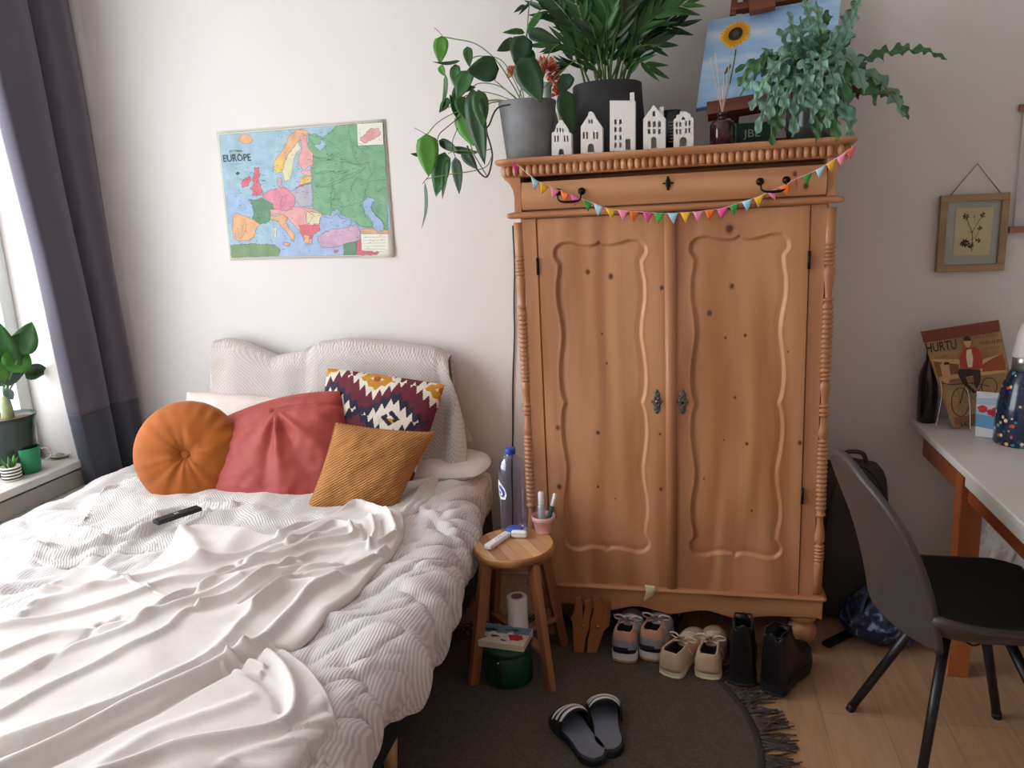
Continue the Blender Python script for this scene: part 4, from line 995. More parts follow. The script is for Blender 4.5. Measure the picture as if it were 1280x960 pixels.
# ---- green book
ba = D1(911,176,-.40); bb = D1(963,172,-.40); bt_ = D1(911,146,-.40)
gb = emp('book', ((ba.x+bb.x)/2, -.36, ZW), 'dark green boxed book with pale lettering beside the reed diffuser', 'book')
bh = bt_.z-ba.z; bw = bb.x-ba.x
bevel(build('cover', MB().box(((ba.x+bb.x)/2, -.36, ZW+bh/2), (bw, .08, bh)), M('dark_green_cover','1b3a30',.5,var=.05), gb, world=True), .002)
build('spine_edge', MB().box((ba.x+.012, -.4008, ZW+bh/2), (.026,.0015,bh)), M('mid_green_band','3f8a6a',.5,var=.03), gb, world=True)
mb = MB(); text_into(mb, 'JBE', (ba.x+.048, -.4008, ZW+bh*.30), (1,0,0), (0,0,1), bh*.42, .058, bold=.005); build('lettering', mb, M('pale_lettering','a8b0aa',.6), gb, world=True)
# ---- easel with the sunflower painting
m_red = wood('reddish_easel_wood', '8a4a30', '5f2c1c', 'x', rough=.5)
ctl, ctr, cbl = D1(886,26,-.11), D1(1052,-6,-.11), D1(870,137,-.24)
cbr = ctr+(cbl-ctl); 
ea = emp('easel', ((cbl.x+cbr.x)/2, -.2, ZW), 'reddish brown wooden table easel holding the sunflower painting', 'easel')
cm = (cbl+cbr)/2; nrmp = (ctr-ctl).cross(cbl-ctl).normalized(); 
if nrmp.y > 0: nrmp = -nrmp
back = -nrmp
def eb(name, a, b, w, h): bevel(build(name, MB().bar(a, b, w, h, up=nrmp), m_red, ea, world=True), .002)
ux = (ctr-ctl).normalized(); uy = (ctl-cbl).normalized()
led = cbl + uy*(-.005) + nrmp*.012
la, lb = D1(884,140,-.27), D1(884,140,-.27)+ux*.36
eb('ledge', la, lb, .05, .055)
for dx in (.13, .40): 
    a = cbl+ux*dx+back*.03; eb('upright', Vector((a.x, a.y+.02, ZW)), ctl+ux*dx+uy*.10+back*.03, .030, .018)
eb('foot', Vector((la.x+.02, -.27, ZW+.012)), Vector((la.x+.34, -.26, ZW+.012)), .024, .05)
ta = D1(913,18,-.12)+back*.02; 
eb('top_clamp', D1(936,8,-.14), D1(968,1,-.14), .06, .03)
eb('crossbar', D1(914,12,-.10), D1(1010,-6,-.10), .028, .03); eb('crossbar', D1(914,-8,-.10), D1(1010,-26,-.10), .022, .03)
eb('side_bar', D1(916,20,-.10), D1(920,-14,-.10), .022, .028)
pt = emp('painting', ((cbl.x+cbr.x)/2, -.2, cbl.z), 'canvas painting of one yellow sunflower on a blue and white sky', 'painting')
m_sky = bpy.data.materials.new('painted_sky'); m_sky.use_nodes = True; b0 = base(m_sky)
tc = nd(m_sky,'ShaderNodeTexCoord'); mp = nd(m_sky,'ShaderNodeMapping'); mp.inputs['Scale'].default_value = (1.6,1.6,7); mp.inputs['Rotation'].default_value = (0,math.radians(6),0); lk(m_sky,tc.outputs['Object'],mp.inputs[0])
n0 = nd(m_sky,'ShaderNodeTexNoise'); n0.inputs['Scale'].default_value = 1.8; n0.inputs['Detail'].default_value = 5; lk(m_sky,mp.outputs[0],n0.inputs['Vector'])
rp = nd(m_sky,'ShaderNodeValToRGB'); e_ = rp.color_ramp.elements; e_[0].position = .35; e_[0].color = lin('7fabd8')+(1,); e_[1].position = .68; e_[1].color = lin('dbe4ec')+(1,); e3 = e_.new(.5); e3.color = lin('9cc0e2')+(1,)
lk(m_sky,n0.outputs[0],rp.inputs[0]); lk(m_sky,rp.outputs[0],b0.inputs['Base Color']); b0.inputs['Roughness'].default_value = .6
mb = MB(); mb.prism([cbl, cbr, ctr, ctl], back*.018)
cv = build('canvas', mb, m_sky, pt, world=True)
mb = MB(); off = nrmp*.0008
mb.prism([cbl+nrmp*.0002, cbr+nrmp*.0002, cbr+uy*.006+nrmp*.0002, cbl+uy*.006+nrmp*.0002], nrmp*.0004); build('blue_edge', mb, M('paint_deep_blue','2b4f9e',.6), cv, world=True)
def onc(px, py):
    d = CF + CR*((px-640)/FOC) - CU*((py-480)/FOC); t = (cbl-CAMP).dot(nrmp)/d.dot(nrmp); return CAMP+d*t
c0 = onc(919.5,43); rs = (onc(940,40)-c0).length; mb = MB()
for rr, n_, k_ in ((1.0,24,0),(.86,22,1)):
    for i in range(n_):
        a = 2*PI*(i+.5*k_)/n_; d = ux*math.cos(a)+uy*math.sin(a); s_ = -ux*math.sin(a)+uy*math.cos(a); L = rs*rr*random.uniform(.92,1.08)
        mb.cur = k_; o_ = off*(1.5+k_*.6); mb.poly([c0+d*rs*.3-s_*rs*.05+o_, c0+d*L*.75-s_*rs*.11+o_, c0+d*L+o_, c0+d*L*.75+s_*rs*.11+o_, c0+d*rs*.3+s_*rs*.05+o_])
for mi_, r_ in ((2,.44),(3,.20)):
    mb.cur = mi_; mb.poly([c0+(ux*math.cos(a)+uy*math.sin(a))*rs*r_+off*(4+mi_) for a in np.linspace(0, 2*PI, 25)[:-1]])
mb.cur = 4; mb.ribbon([onc(920,62)+off, onc(917,80)+off, onc(912,105)+off], .005, nrmp)
for l in ([(919,86),(926,80),(934,80),(928,88),(919,92)],[(913,80),(908,85),(904,95),(910,90),(914,84)]): mb.poly([onc(*q)+off for q in l])
build('painted_sunflower', mb, [M('paint_yellow','f0b81e',.6),M('paint_orange_yellow','dc9a18',.6),M('paint_brown','2c1d18',.6),M('paint_grey_brown','4e4340',.6),M('paint_green','2f6b3a',.6)], cv, world=True)
# ---- crinkled fern
fp = D1(1013, 170, -.33); fr_ = 31/FOC*(fp-CAMP).dot(CF); fhh = D1(1013,132,-.33).z-ZW
fn = emp('potted_fern', (fp.x, -.33, ZW), 'bushy blue green fern with crinkled fronds in a dark glass pot', 'plant')
build('pot', MB().lathe([(fr_*.80,0),(fr_*.85,.004),(fr_*1.0,fhh*.5),(fr_*.95,fhh*.86),(fr_*1.02,fhh-.003),(fr_*1.02,fhh),(fr_*.94,fhh),(fr_*.9,fhh-.02),(.001,fhh-.02)], (0,0,0), 36), M('smoky_green_glass','434a42',.2,var=.15), fn)
build('soil', MB().lathe([(fr_*.9,fhh-.019),(.001,fhh-.008)], (0,0,0), 20, cap=False), m_soil, fn)
f_blue = leaf_mat('fern_blue_green', '7da591', .5, .35); f_green = leaf_mat('fern_green', '47764a', .45, .35); f_dry = leaf_mat('fern_dry_brown', '7a5636', .6, .3)
random.seed(5)
def fern_frond(tip, arch, wd, mat, base_off=(0,0,0), n=64, ruf=1.0):
    c = Vector((fp.x, -.33, ZW+fhh-.01))+Vector(base_off); tip = Vector(tip)
    pts = catmull([c, c.lerp(tip, .35)+Vector(arch), c.lerp(tip, .75)+Vector(arch)*.7, tip], 10)
    rib = interp_curve(pts[::3]+[pts[-1]], n+1); pts = [Vector(p) for p in rib]
    L_ = (Vector(tip)-c).length; st = build('frond', MB().tube(pts, [.0022*(1-.6*i/n) for i in range(n+1)], 5), m_stem, fn, world=True)
    vs = []; m_ = 10; ph_ = random.uniform(0, 6)
    for i, p in enumerate(pts):
        t = i/n; d = (pts[min(i+1, n)]-pts[max(i-1, 0)]).normalized()
        x = d.cross(Vector((0,-.75,.65))); x.normalize(); z = x.cross(d).normalized()
        env = 0 if t < .22 else math.sin(PI*min(1, (t-.22)/.78)**.75)**.6 if t < 1 else 0
        for k in range(-m_//2, m_//2+1):
            q = k/(m_/2); sidep = 1.3*(q > 0)
            lobe = .60+.28*math.sin(t*L_*105+ph_+sidep)+.14*math.sin(t*L_*230+ph_*3)
            w_ = wd*env*lobe
            r = ruf*wd*(abs(q)**1.2)*(math.sin(t*L_*200+ph_*2+sidep*2+q*2)*.34+.25*nz(t*L_*60, q*3, ph_))*env
            vs.append(p + x*(q*w_) + z*(r+.10*wd*abs(q)*env) + d*(abs(q)*w_*.35))
    w2 = m_+1; fs = [(j*w2+k, j*w2+k+1, (j+1)*w2+k+1, (j+1)*w2+k) for j in range(n) for k in range(m_)]
    mb = MB(); mb.add(vs, fs, True); build('blade', mb, mat, st, world=True)
TP = [((922,108),-.58),((935,88),-.55),((938,138),-.60),((945,168),-.62),((952,60),-.50),((965,182),-.63),((972,35),-.45),((985,14),-.38),((1003,-8),-.35),((1020,0),-.42),((1035,12),-.3),((968,120),-.60),((990,150),-.63),((1000,100),-.60),((1015,130),-.63),((1045,178),-.62),((1058,150),-.60),((1065,182),-.58),((1050,110),-.58),((1068,92),-.50),((1078,70),-.40),((1062,48),-.38),((1072,10),-.35),((1078,-5),-.30),((1080,118),-.55),((1095,132),-.45),((1030,60),-.50),((1000,40),-.48),((960,150),-.62),((975,78),-.56),((1020,180),-.63),((940,75),-.50),((1035,90),-.6),((1052,72),-.52),((1130,146),-.38),((985,60),-.58),((1010,75),-.6),((952,110),-.6),((1040,150),-.64),((925,120),-.56),((995,95),-.64),((1025,110),-.65),((1045,130),-.65),((975,145),-.64),((1000,130),-.66),((1060,125),-.6),((1015,155),-.66),((1035,160),-.66),((990,172),-.64),((1000,20),-.5),((1025,35),-.5),((1045,40),-.45),((960,95),-.6),((1062,165),-.62),((1085,100),-.5)]
for i, ((px, py), y) in enumerate(TP):
    t_ = D1(px, py, y); L = (t_-fp).length
    fern_frond(t_, (0, -.02, .03+.10*(py > 100)), random.uniform(.034,.046), f_blue if (i % 5) else f_green, (random.uniform(-.04,.04), random.uniform(-.03,.03), 0))
fern_frond(D1(1184,75,-.33), (.02,0,.10), .036, f_green); fern_frond(D1(1135,150,-.36), (.06,0,.07), .034, f_green); fern_frond(D1(1068,0,-.30), (.02,0,.02), .045, f_green); fern_frond(D1(1120,118,-.40), (.03,0,.03), .03, f_dry)
# ================================================================== RUG
random.seed(3)
RCX, RCY, RR = -.45, -1.14, .685
m_rug = M('dark_brown_wool', '54493f', .95, var=.28, vscale=120, bump=1, bscale=260, bdist=.004)
rug = emp('round_rug', (RCX, RCY, 0), 'round dark brown wool rug with a fringe on the floor before the wardrobe', 'rug')
mb = MB(); n = 90; vs = [(0,0,.012)]; 
for j in range(1, 26):
    r = RR*j/25
    for k in range(n):
        a = 2*PI*k/n; vs.append((r*math.cos(a)*(1+.004*math.sin(5*a)), r*math.sin(a), .012 if j < 25 else .002))
fs = [(0, 1+k, 1+(k+1) % n) for k in range(n)]
for j in range(24):
    for k in range(n): fs.append((1+j*n+k, 1+(j+1)*n+k, 1+(j+1)*n+(k+1) % n, 1+j*n+(k+1) % n))
mb.add(vs, fs, True); build('pile', mb, m_rug, rug)
build('edge_band', MB().lathe([(RR-.022,.010),(RR-.012,.0165),(RR,.011),(RR+.004,.001)], (0,0,0), 120, cap=False), M('rug_edge_brown','3a322d',.95,var=.3,vscale=160,bump=1,bscale=300), rug)
mb = MB()
for k in range(250):
    a = 2*PI*k/250+random.uniform(-.01,.01); L = random.uniform(.07,.13); p = Vector((RR*math.cos(a), RR*math.sin(a), .008))
    for q in range(3):
        b = a+random.uniform(-.5,.5); pts = [p]
        for s in range(1, 5):
            b += random.uniform(-.35,.35); pts.append(pts[-1]+Vector((math.cos(b)*L/4, math.sin(b)*L/4, random.uniform(-.002,.002)))); pts[-1].z = max(.003, pts[-1].z)
        mb.tube(pts, [.0045,.004,.0036,.003,.002], 5)
o = build('fringe', mb, M('rug_fringe_brown','4b403b',.95,var=.3,vscale=60), rug, kind='stuff')
# ================================================================== STOOL
m_teak = wood('teak_strips', 'b98252', '8d5a36', 'y', rough=.4)
m_teakl = wood('teak_leg', 'a8714a', '7c4c30', 'z', rough=.45)
SX, SY, SZ = -.612, -.765, .50
st = emp('stool', (SX, SY, 0), 'round wooden stool used as a bedside table between bed and wardrobe', 'stool')
mb = MB(); sr = .148
prof = [(.02,SZ-.030),(sr-.006,SZ-.030),(sr,SZ-.026),(sr+.001,SZ-.006),(sr-.004,SZ),(.02,SZ)]
xs = np.linspace(-sr, sr, 7)
mb.lathe([(.001,SZ-.030),(sr-.006,SZ-.030),(sr,SZ-.026),(sr+.001,SZ-.006),(sr-.004,SZ),(.001,SZ)], (0,0,0), 64)
seat = build('seat', mb, m_teak, st)
strips = [M('teak_strip_%s' % nme, c, .4, var=.1, vscale=5, stretch=(1,.1,1)) for nme, c in (('light','c99b6f'),('mid','b5845c'),('dark','a06d4a'),('warm','bd8a5c'))]
mb = MB(); ang = math.radians(35); ca, sa = math.cos(ang), math.sin(ang)
cuts = [-.146,-.105,-.064,-.026,.016,.055,.094,.146]
for i in range(7):
    a, b = cuts[i]+.0006, cuts[i+1]-.0006; mb.cur = (0,2,1,3,0,1,3)[i]; pts = []
    R_s = sr-.006
    for x in np.linspace(a, b, 6): pts.append((x, -math.sqrt(max(0, R_s**2-x*x))))
    for x in np.linspace(b, a, 6): pts.append((x, math.sqrt(max(0, R_s**2-x*x))))
    mb.prism([(x*ca-y*sa, x*sa+y*ca, SZ-.001) for x, y in pts], (0,0,.0022))
build('seat_strip', mb, strips, seat); SZT = SZ+.0014
for sx, sy in ((-1,-1),(1,-1),(-1,1),(1,1)):
    mb = MB(); mb.bar((sx*.085, sy*.085, SZ-.030), (sx*.143, sy*.150, .012 if math.hypot(SX+sx*.143-RCX, SY+sy*.15-RCY) < RR else .0), .042, .026, up=(sx*.7,-sy*.7,0), w2=.036, h2=.024)
    bevel(build('leg', mb, m_teakl, st), .002)
zb = D1(642, 783, SY).z
for s in (-1, 1):
    f = (SZ-.03-zb)/(SZ-.03); q = .085+(.146-.085)*f
    bevel(build('brace', MB().bar((-q, -q*s, zb-.02+(.0 if s > 0 else .0)), (q, q*s, zb-.02), .016, .036, up=(s*.7,-.7,0)), m_teakl, st), .0015)
ap = MB()
ap.lathe([(.112,SZ-.055),(.118,SZ-.055),(.118,SZ-.030),(.112,SZ-.030)], (0,0,0), 40, cap=False); build('apron', ap, m_teakl, st)
# white roll on the brace
rp_ = Vector((SX+.0, SY-.0, zb-.001)); q = emp('paper_roll', rp_, 'white paper roll standing on the brace of the stool', 'paper roll')
build('paper', MB().lathe([(.037,0),(.0375,.002),(.0375,.124),(.036,.126),(.022,.126),(.021,.10),(.021,.002)], (0,0,0), 32), M('white_paper','e8e2de',.85,var=.02), q)
build('core', MB().lathe([(.0205,.004),(.0205,.127),(.0190,.127),(.0190,.004)], (0,0,0), 24, cap=False), M('brown_card','8a6f58',.8), q)
# green box with a book on top
gx = D1(638, 850, -.84); gz = .145
gbx = emp('storage_box', (gx.x, -.85, .012), 'dark green round storage box with a black pull strap under the stool', 'box')
m_green = M('dark_green_enamel', '123d28', .5, var=.1)
build('body', MB().lathe([(.083,0),(.088,.004),(.088,gz-.022),(.086,gz-.020)], (0,0,0), 48), m_green, gbx)
build('lid', MB().lathe([(.089,gz-.024),(.091,gz-.020),(.091,gz-.004),(.087,gz),(.001,gz)], (0,0,0), 48), m_green, gbx)
mb = MB().tube([(-.015,-.092,gz-.03),(-.015,-.096,gz-.05),(-.015,-.095,gz-.10),(-.015,-.090,gz-.125)], .006, 8, flat=.5); sp2 = build('strap', mb, MATS['black_rubber'], gbx)
build('rivet', MB().ball((-.015,-.095,gz-.034), .0045, 8), M('chrome','c8c8c8',.15,1), sp2)
bk = emp('book', (gx.x-.008, -.855, .012+gz+.001), 'paperback with blue, cream and red cover lying on the green box', 'book', rot=(0,0,math.radians(-6)))
bevel(build('pages', MB().box((0,0,.013), (.178,.118,.022)), M('page_block','d9c9b4',.8,var=.06,vscale=200,stretch=(1,1,20)), bk), .001)
cvb = build('cover', MB().box((0,0,.0255), (.180,.120,.0022)), M('cover_cream','ddd0c2',.5), bk)
mb = MB(); 
def blob(c, r, n=14, sx=1, sy=1, j=.25): return [(c[0]+r*sx*math.cos(2*PI*k/n)*(1+random.uniform(-j,j)), c[1]+r*sy*math.sin(2*PI*k/n)*(1+random.uniform(-j,j)), c[2]) for k in range(n)]
mb.cur = 0; mb.poly([(-.088,.0,.0270),(.088,.012,.0270),(.088,.058,.0270),(-.088,.058,.0270)])
mb.cur = 1; mb.poly(blob((.045,-.012,.0273), .026, 16, 1.2, .8)); mb.cur = 2
for x, y, r in ((-.06,.022,.016),(-.03,-.018,.012),(.01,-.04,.008),(.005,.03,.01),(-.07,-.03,.008),(.03,.035,.012)): mb.poly(blob((x, y, .0275), r, 9, 1.5, .6, .5))
mb.cur = 3
for x, y, r in ((-.045,.0,.013),(-.01,-.01,.010),(.02,.01,.01)): mb.poly(blob((x, y, .0276), r, 9, 1.2, .8, .4))
build('cover_print', mb, [M('cover_blue','6d8fa8',.5),M('cover_red','c8283c',.5),M('cover_dark','26303a',.5),M('cover_white','ece6dc',.5)], cvb)
# water bottle
bp_ = P(643, 664, z=SZT); bt2 = emp('water_bottle', (bp_.x, bp_.y, SZT), 'large blue tinted plastic water bottle on the stool', 'bottle')
bh2 = D1(643, 560, bp_.y).z-SZT; r0 = 16.5/FOC*(bp_-CAMP).dot(CF)
m_pet = bpy.data.materials.new('blue_clear_plastic'); m_pet.use_nodes = True
N_, L_n = m_pet.node_tree.nodes, m_pet.node_tree.links
t_ = N_.new('ShaderNodeBsdfTransparent'); t_.inputs[0].default_value = (.78,.83,.97,1); g_ = N_.new('ShaderNodeBsdfGlossy'); g_.inputs['Roughness'].default_value = .12; g_.inputs[0].default_value = (.8,.85,1,1); x_ = N_.new('ShaderNodeMixShader')
lw_ = N_.new('ShaderNodeLayerWeight'); lw_.inputs[0].default_value = .35; L_n.new(lw_.outputs['Facing'], x_.inputs[0]); L_n.new(t_.outputs[0], x_.inputs[1]); L_n.new(g_.outputs[0], x_.inputs[2]); L_n.new(x_.outputs[0], N_['Material Output'].inputs[0])
pr = [(r0*.55,.004),(r0*.9,.0),(r0,.012),(r0*.97,.03)]
z = .035
while z < bh2*.56: pr += [(r0*1.0,z),(r0*.955,z+.007)]; z += .014
pr += [(r0*.90,bh2*.60),(r0*.95,bh2*.64),(r0*1.0,bh2*.70),(r0*.96,bh2*.78),(r0*.80,bh2*.86),(r0*.50,bh2*.915),(r0*.34,bh2*.93),(r0*.33,bh2*.95)]
build('body', MB().lathe(pr, (0,0,0), 40, cap=False), m_pet, bt2)
build('cap', MB().lathe([(r0*.37,bh2*.935),(r0*.40,bh2*.94),(r0*.40,bh2*.995),(r0*.37,bh2),(.001,bh2)], (0,0,0), 24, cap=False), M('blue_cap','2440a0',.35), bt2)
mb = MB()
def cyl(px_, z, r): return Vector((r*math.sin(px_), -r*math.cos(px_), z))
A0 = -.75; mb.cur = 0
mb.poly([cyl(A0+a, z_, r0*1.03) for a, z_ in ((-.30,.66*bh2),(.05,.62*bh2),(.40,.57*bh2),(.55,.50*bh2),(.42,.44*bh2),(.0,.43*bh2),(-.25,.47*bh2),(-.38,.56*bh2))][::1])
mb.cur = 1; mb.poly([cyl(A0+a, z_, r0*1.05) for a, z_ in ((-.15,.60*bh2),(.25,.55*bh2),(.36,.50*bh2),(.22,.46*bh2),(-.05,.47*bh2),(-.22,.54*bh2))])
mb.cur = 0; mb.poly([cyl(A0+a, z_, r0*1.07) for a, z_ in ((-.12,.57*bh2),(.18,.53*bh2),(.25,.50*bh2),(.12,.475*bh2),(-.05,.49*bh2))])
mb.cur = 2; mb.poly([cyl(A0+a, z_, r0*1.09) for a, z_ in ((-.05,.53*bh2),(.08,.53*bh2),(.08,.50*bh2),(-.05,.50*bh2))])
build('label', mb, [M('label_white','e8eaf2',.5),M('label_blue','3d56a8',.5),M('label_navy','1f2e60',.5)], bt2)
build('base_tint', MB().lathe([(.001,.005),(r0*.62,.004),(r0*.7,.010),(r0*.5,.016),(.001,.018)], (0,0,0), 24, cap=False), M('blue_base','3a5cc0',.3), bt2)
# pink cup with tubes
cp = P(679, 667, z=SZT); pc_ = emp('cup', (cp.x, cp.y+.02, SZT), 'small pink plant pot used as a cup on the stool', 'cup')
r1 = 14.5/FOC*(cp-CAMP).dot(CF); 
build('body', MB().lathe([(r1*.74,0),(r1*.77,.003),(r1*.93,.046),(r1*1.02,.047),(r1*1.04,.066),(r1*.98,.067),(r1*.92,.045),(r1*.70,.006),(.001,.006)], (0,0,0), 36), M('pink_ceramic','dcaaa3',.6), pc_)
def stick(label, a, b, r, mats, nm, cat, grp=None):
    a, b = Vector(a), Vector(b); q = emp(nm, a, label, cat)
    d = b-a
    build('tube', MB().tube([a, a+d*.08, a+d*.62, a+d*.70], [r*1.0, r*1.1, r, r*.7], 14), mats[0], q, world=True)
    build('cap', MB().tube([a+d*.66, a+d*.68, a+d*.98, a+d], [r*.75, r*.92, r*.85, r*.7], 14), mats[1], q, world=True)
b0_ = Vector((cp.x-.008, cp.y+.015, SZT+.008)); stick('white and silver tube with white cap standing in the pink cup', b0_, D1(676,615,cp.y+.02), .0125, [M('tube_silver','b9bcbc',.3,.3),M('cap_white','eeeeee',.4)], 'cream_tube', 'tube')
b0_ = Vector((cp.x+.008, cp.y+.02, SZT+.008)); stick('dark green tube with white cap standing in the pink cup', b0_, D1(694,617,cp.y+.03), .0085, [M('tube_green','1c5a40',.4),MATS['cap_white']], 'cream_tube', 'tube')
a = P(611, 683, z=SZT+.01); b = P(633, 668, z=SZT+.01); d = b-a
rc2 = emp('white_remote', ((a.x+b.x)/2, (a.y+b.y)/2, SZT), 'slim white remote lying on the stool top', 'remote control', rot=(0,0,math.atan2(d.y, d.x)))
shade(build('body', MB().box((0,0,.0095), (d.length+.02,.030,.019), bev=.006), M('white_plastic','e9e7e4',.35,var=.01), rc2))
mb = MB()
for k in range(3): mb.lathe([(.0045,.0185),(.0045,.0198),(.001,.0198)], (-.012+k*.016,0,0), 12)
build('buttons', mb, M('pale_grey_button','c6c6c8',.4), rc2)
q = P(649, 669, z=SZT+.01); q = emp('earphone_case', (q.x, q.y, SZT), 'small glossy white earphone case on the stool before the bottle', 'earphone case')
mb = MB().box((0,0,.015), (.062,.026,.030), bev=.011); o = shade(build('case', mb, M('gloss_white_plastic','f0eeee',.2,var=.01), q)); sub(o)
build('lid_seam', MB().box((0,-.0003,.021), (.0602,.0254,.0006)), M('seam_grey','9a9a9a',.5), q)
# ================================================================== SHOES
def shoe(name, label, cat, heel, ang, mats, L=.28, W=.046, collar=(.085,.062), toe=.055, sole=.030, openr=(.02,.46), group=None, laces=True, stripe=None, heel_patch=None, shaft=None, zb=.014):
    """mats: upper, lining, sole, lace"""
    root = emp(name, (heel.x, heel.y, zb), label, cat, group, rz=ang)
    def hw(t): return W*(.62+.38*min(1, t/.10)**.5)*(1-.16*math.exp(-((t-.38)/.18)**2))*(1.0+.08*math.exp(-((t-.68)/.16)**2))*(math.sqrt(max(.0, 1-((t-.72)/.285)**2)) if t > .72 else 1)
    def hwf(t): return max(hw(t)*(math.sqrt(max(0,1-(1-min(1, t/.05))**2))*.45+.55), .004)
    outl = [(-hwf(t)*1.06, t*L) for t in np.linspace(0, 1, 30)]+[(hwf(t)*1.06, t*L) for t in np.linspace(1, 0, 30)]
    mb = MB(); mb.prism([(x, y-.004, 0) for x, y in outl], (0,0,sole*.25)); s1 = build('sole', mb, mats[2], root); bevel(s1, .004)
    mb = MB(); nb = len(outl)
    rows = [[(x*(1+.03*math.sin(j*PI/4)), (y-L/2)*1.0+L/2, sole*.22+(sole*.83)*j/4) for x, y in outl] for j in range(5)]
    mb.add([p for r in rows for p in r], [(j*nb+i, j*nb+(i+1) % nb, (j+1)*nb+(i+1) % nb, (j+1)*nb+i) for j in range(4) for i in range(nb)], True)
    build('midsole', mb, mats[4] if len(mats) > 4 else mats[2], root)
    nt, na = 60, 48
    def sec(t, a):
        s = 2*a-1; w = hwf(t); C = (collar[0]+(collar[1]-collar[0])*min(1, t/.45)); o0, o1 = openr
        op = min(1, max(0, (t-o0)/.05))*min(1, max(0, (o1-t)/.06)); op = op*op*(3-2*op)
        H = C if t < o1-.02 else collar[1]*1.05+(toe-collar[1]*1.05)*min(1, (t-o1+.02)/.25)
        if t > .8: H *= math.sqrt(max(.02, 1-((t-.8)/.215)**2))
        z0_ = sole*.9
        cx = w*math.sin(s*PI/2); cz = z0_+H*max(0, math.cos(s*PI/2))**.62
        if abs(s) > .42:
            q_ = (1-abs(s))/.58; ox = math.copysign(w*(1-.20*q_**2), s); oz = z0_+C*q_**.9
        else:
            q_ = abs(s)/.42; ox = math.copysign(w*.72*q_**.7, s); oz = z0_+.006+(C-.006)*q_**2.6
        return Vector((cx*(1-op)+ox*op, t*L, cz*(1-op)+oz*op))
    mb = MB(); vs = [sec(i/nt, k/na) for i in range(nt+1) for k in range(na+1)]; w_ = na+1
    fs = [(i*w_+k, (i+1)*w_+k, (i+1)*w_+k+1, i*w_+k+1) for i in range(nt) for k in range(na)]
    caps = [(k, na-k, na-k-1, k+1) for k in range(na//2)]
    mb.add(vs, [f[::-1] for f in fs]+caps, True)
    if heel_patch:
        for ci, cf in enumerate(caps):
            zz_ = (vs[cf[0]].z-sole)/collar[0]
            for lo_, hi_, mi_ in heel_patch:
                if lo_ <= zz_ < hi_: mb.mi[len(fs)+ci] = mi_
    for f in range(len(fs)):
        i, k = divmod(f, na); t = (i+.5)/nt; s = abs(2*(k+.5)/na-1); z_ = vs[i*w_+k].z
        ins = openr[0]+.015 < t < openr[1]-.03 and s < .40
        mb.mi[f] = 1 if ins else 0
        if not ins and heel_patch and (t < .10 or (s > .25 and t < .16)):
            C = collar[0]; zz_ = (z_-sole)/C
            for lo_, hi_, mi_ in heel_patch:
                if lo_ <= zz_ < hi_: mb.mi[f] = mi_
    up = build('upper', mb, [mats[0], mats[1]]+list(mats[5:]), root)
    # collar roll
    pts = []
    for sgn in (-1, 1):
        for t in (np.linspace(openr[0]+.02, openr[1]-.05, 14) if sgn < 0 else np.linspace(openr[1]-.05, openr[0]+.02, 14)):
            pts.append(sec(t, .5+sgn*.21)+Vector((0,0,.001)))
    build('collar', MB().tube(pts+[pts[0]], .0045 if not shaft else .003, 8), mats[6] if len(mats) > 6 else mats[0], root)
    if laces:
        mb = MB(); zt_ = collar[1]+sole+.006
        for k in range(5):
            t = openr[1]-.02+k*.05; w = .017+.002*k; zz_ = sec(min(.98, t), .5).z+.004
            mb.tube(catmull([(-w, t*L, zz_-.003), (0, t*L+.004, zz_+.003), (w, t*L+.008, zz_-.003)], 4), .0026, 6)
        t0 = openr[1]-.02; z0_ = sec(t0, .5).z+.008
        for sgn in (-1, 1):
            mb.tube(catmull([(0,t0*L,z0_),(sgn*.022,t0*L-.010,z0_+.030),(sgn*.050,t0*L-.004,z0_+.024),(sgn*.046,t0*L+.010,z0_+.004),(sgn*.012,t0*L+.006,z0_),(0,t0*L,z0_+.002)], 5), .0032, 6)
            mb.tube(catmull([(0,t0*L,z0_),(sgn*.024,t0*L-.022,z0_+.006),(sgn*.040,t0*L-.030,z0_-.012),(sgn*.046,t0*L-.018,z0_-.034)], 5), .0030, 6)
        build('laces', mb, mats[3], root)
        build('tongue', MB().grid(lambda u, v: Vector(((u-.5)*.05*(1-.2*v), (openr[1]-.10+.12*(1-v))*L, sec(openr[1], .5).z+.002+.022*v-.012*abs(u-.5)*2)), 8, 8), mats[0], root)
        solid(root.children[-1], .005)
    return root
m_sl = M('lining_dark','2a2524',.9); m_wht = M('midsole_white','e6e4e6',.5); m_gum = M('gum_sole','9b7256',.6)
m_mesh = M('white_mesh','cfc9c6',.7,bump=.4,bscale=300); m_tan = M('tan_suede','bf8f76',.8); m_gry = M('grey_mesh','8f8a92',.7,bump=.4,bscale=300); m_navy = M('navy_rubber','20222f',.5)
m_beige = M('beige_suede','c2a588',.85,bump=.3,bscale=250); m_bsole = M('cream_sole','d9caa5',.6); m_blace = M('cream_lace','dccdb8',.8); m_peach = M('peach_patch','d09a7e',.7)
hp = [(-.2,.10,5),(.10,.50,3),(.50,1.3,4)]
def hg(px, py, z=.014): return P(px, py, z=z)
s_a = [m_mesh, m_sl, m_gum, M('white_lace','e4e0de',.8), m_wht, m_gry, m_tan, m_navy]
hp1 = [(-.3,.14,4),(.14,.55,2),(.55,1.2,3)]
shoe('sneaker', 'left sneaker of the white, tan and grey pair, heel towards the room', 'shoe', hg(780,829), math.radians(-4), s_a, heel_patch=hp1, group='grey and tan sneakers', openr=(.02,.44), collar=(.088,.072), sole=.045)
shoe('sneaker', 'right sneaker of the white, tan and grey pair, next to the beige sneaker', 'shoe', hg(813,827), math.radians(-9), s_a, heel_patch=hp1, group='grey and tan sneakers', openr=(.02,.44), collar=(.088,.072), sole=.045)
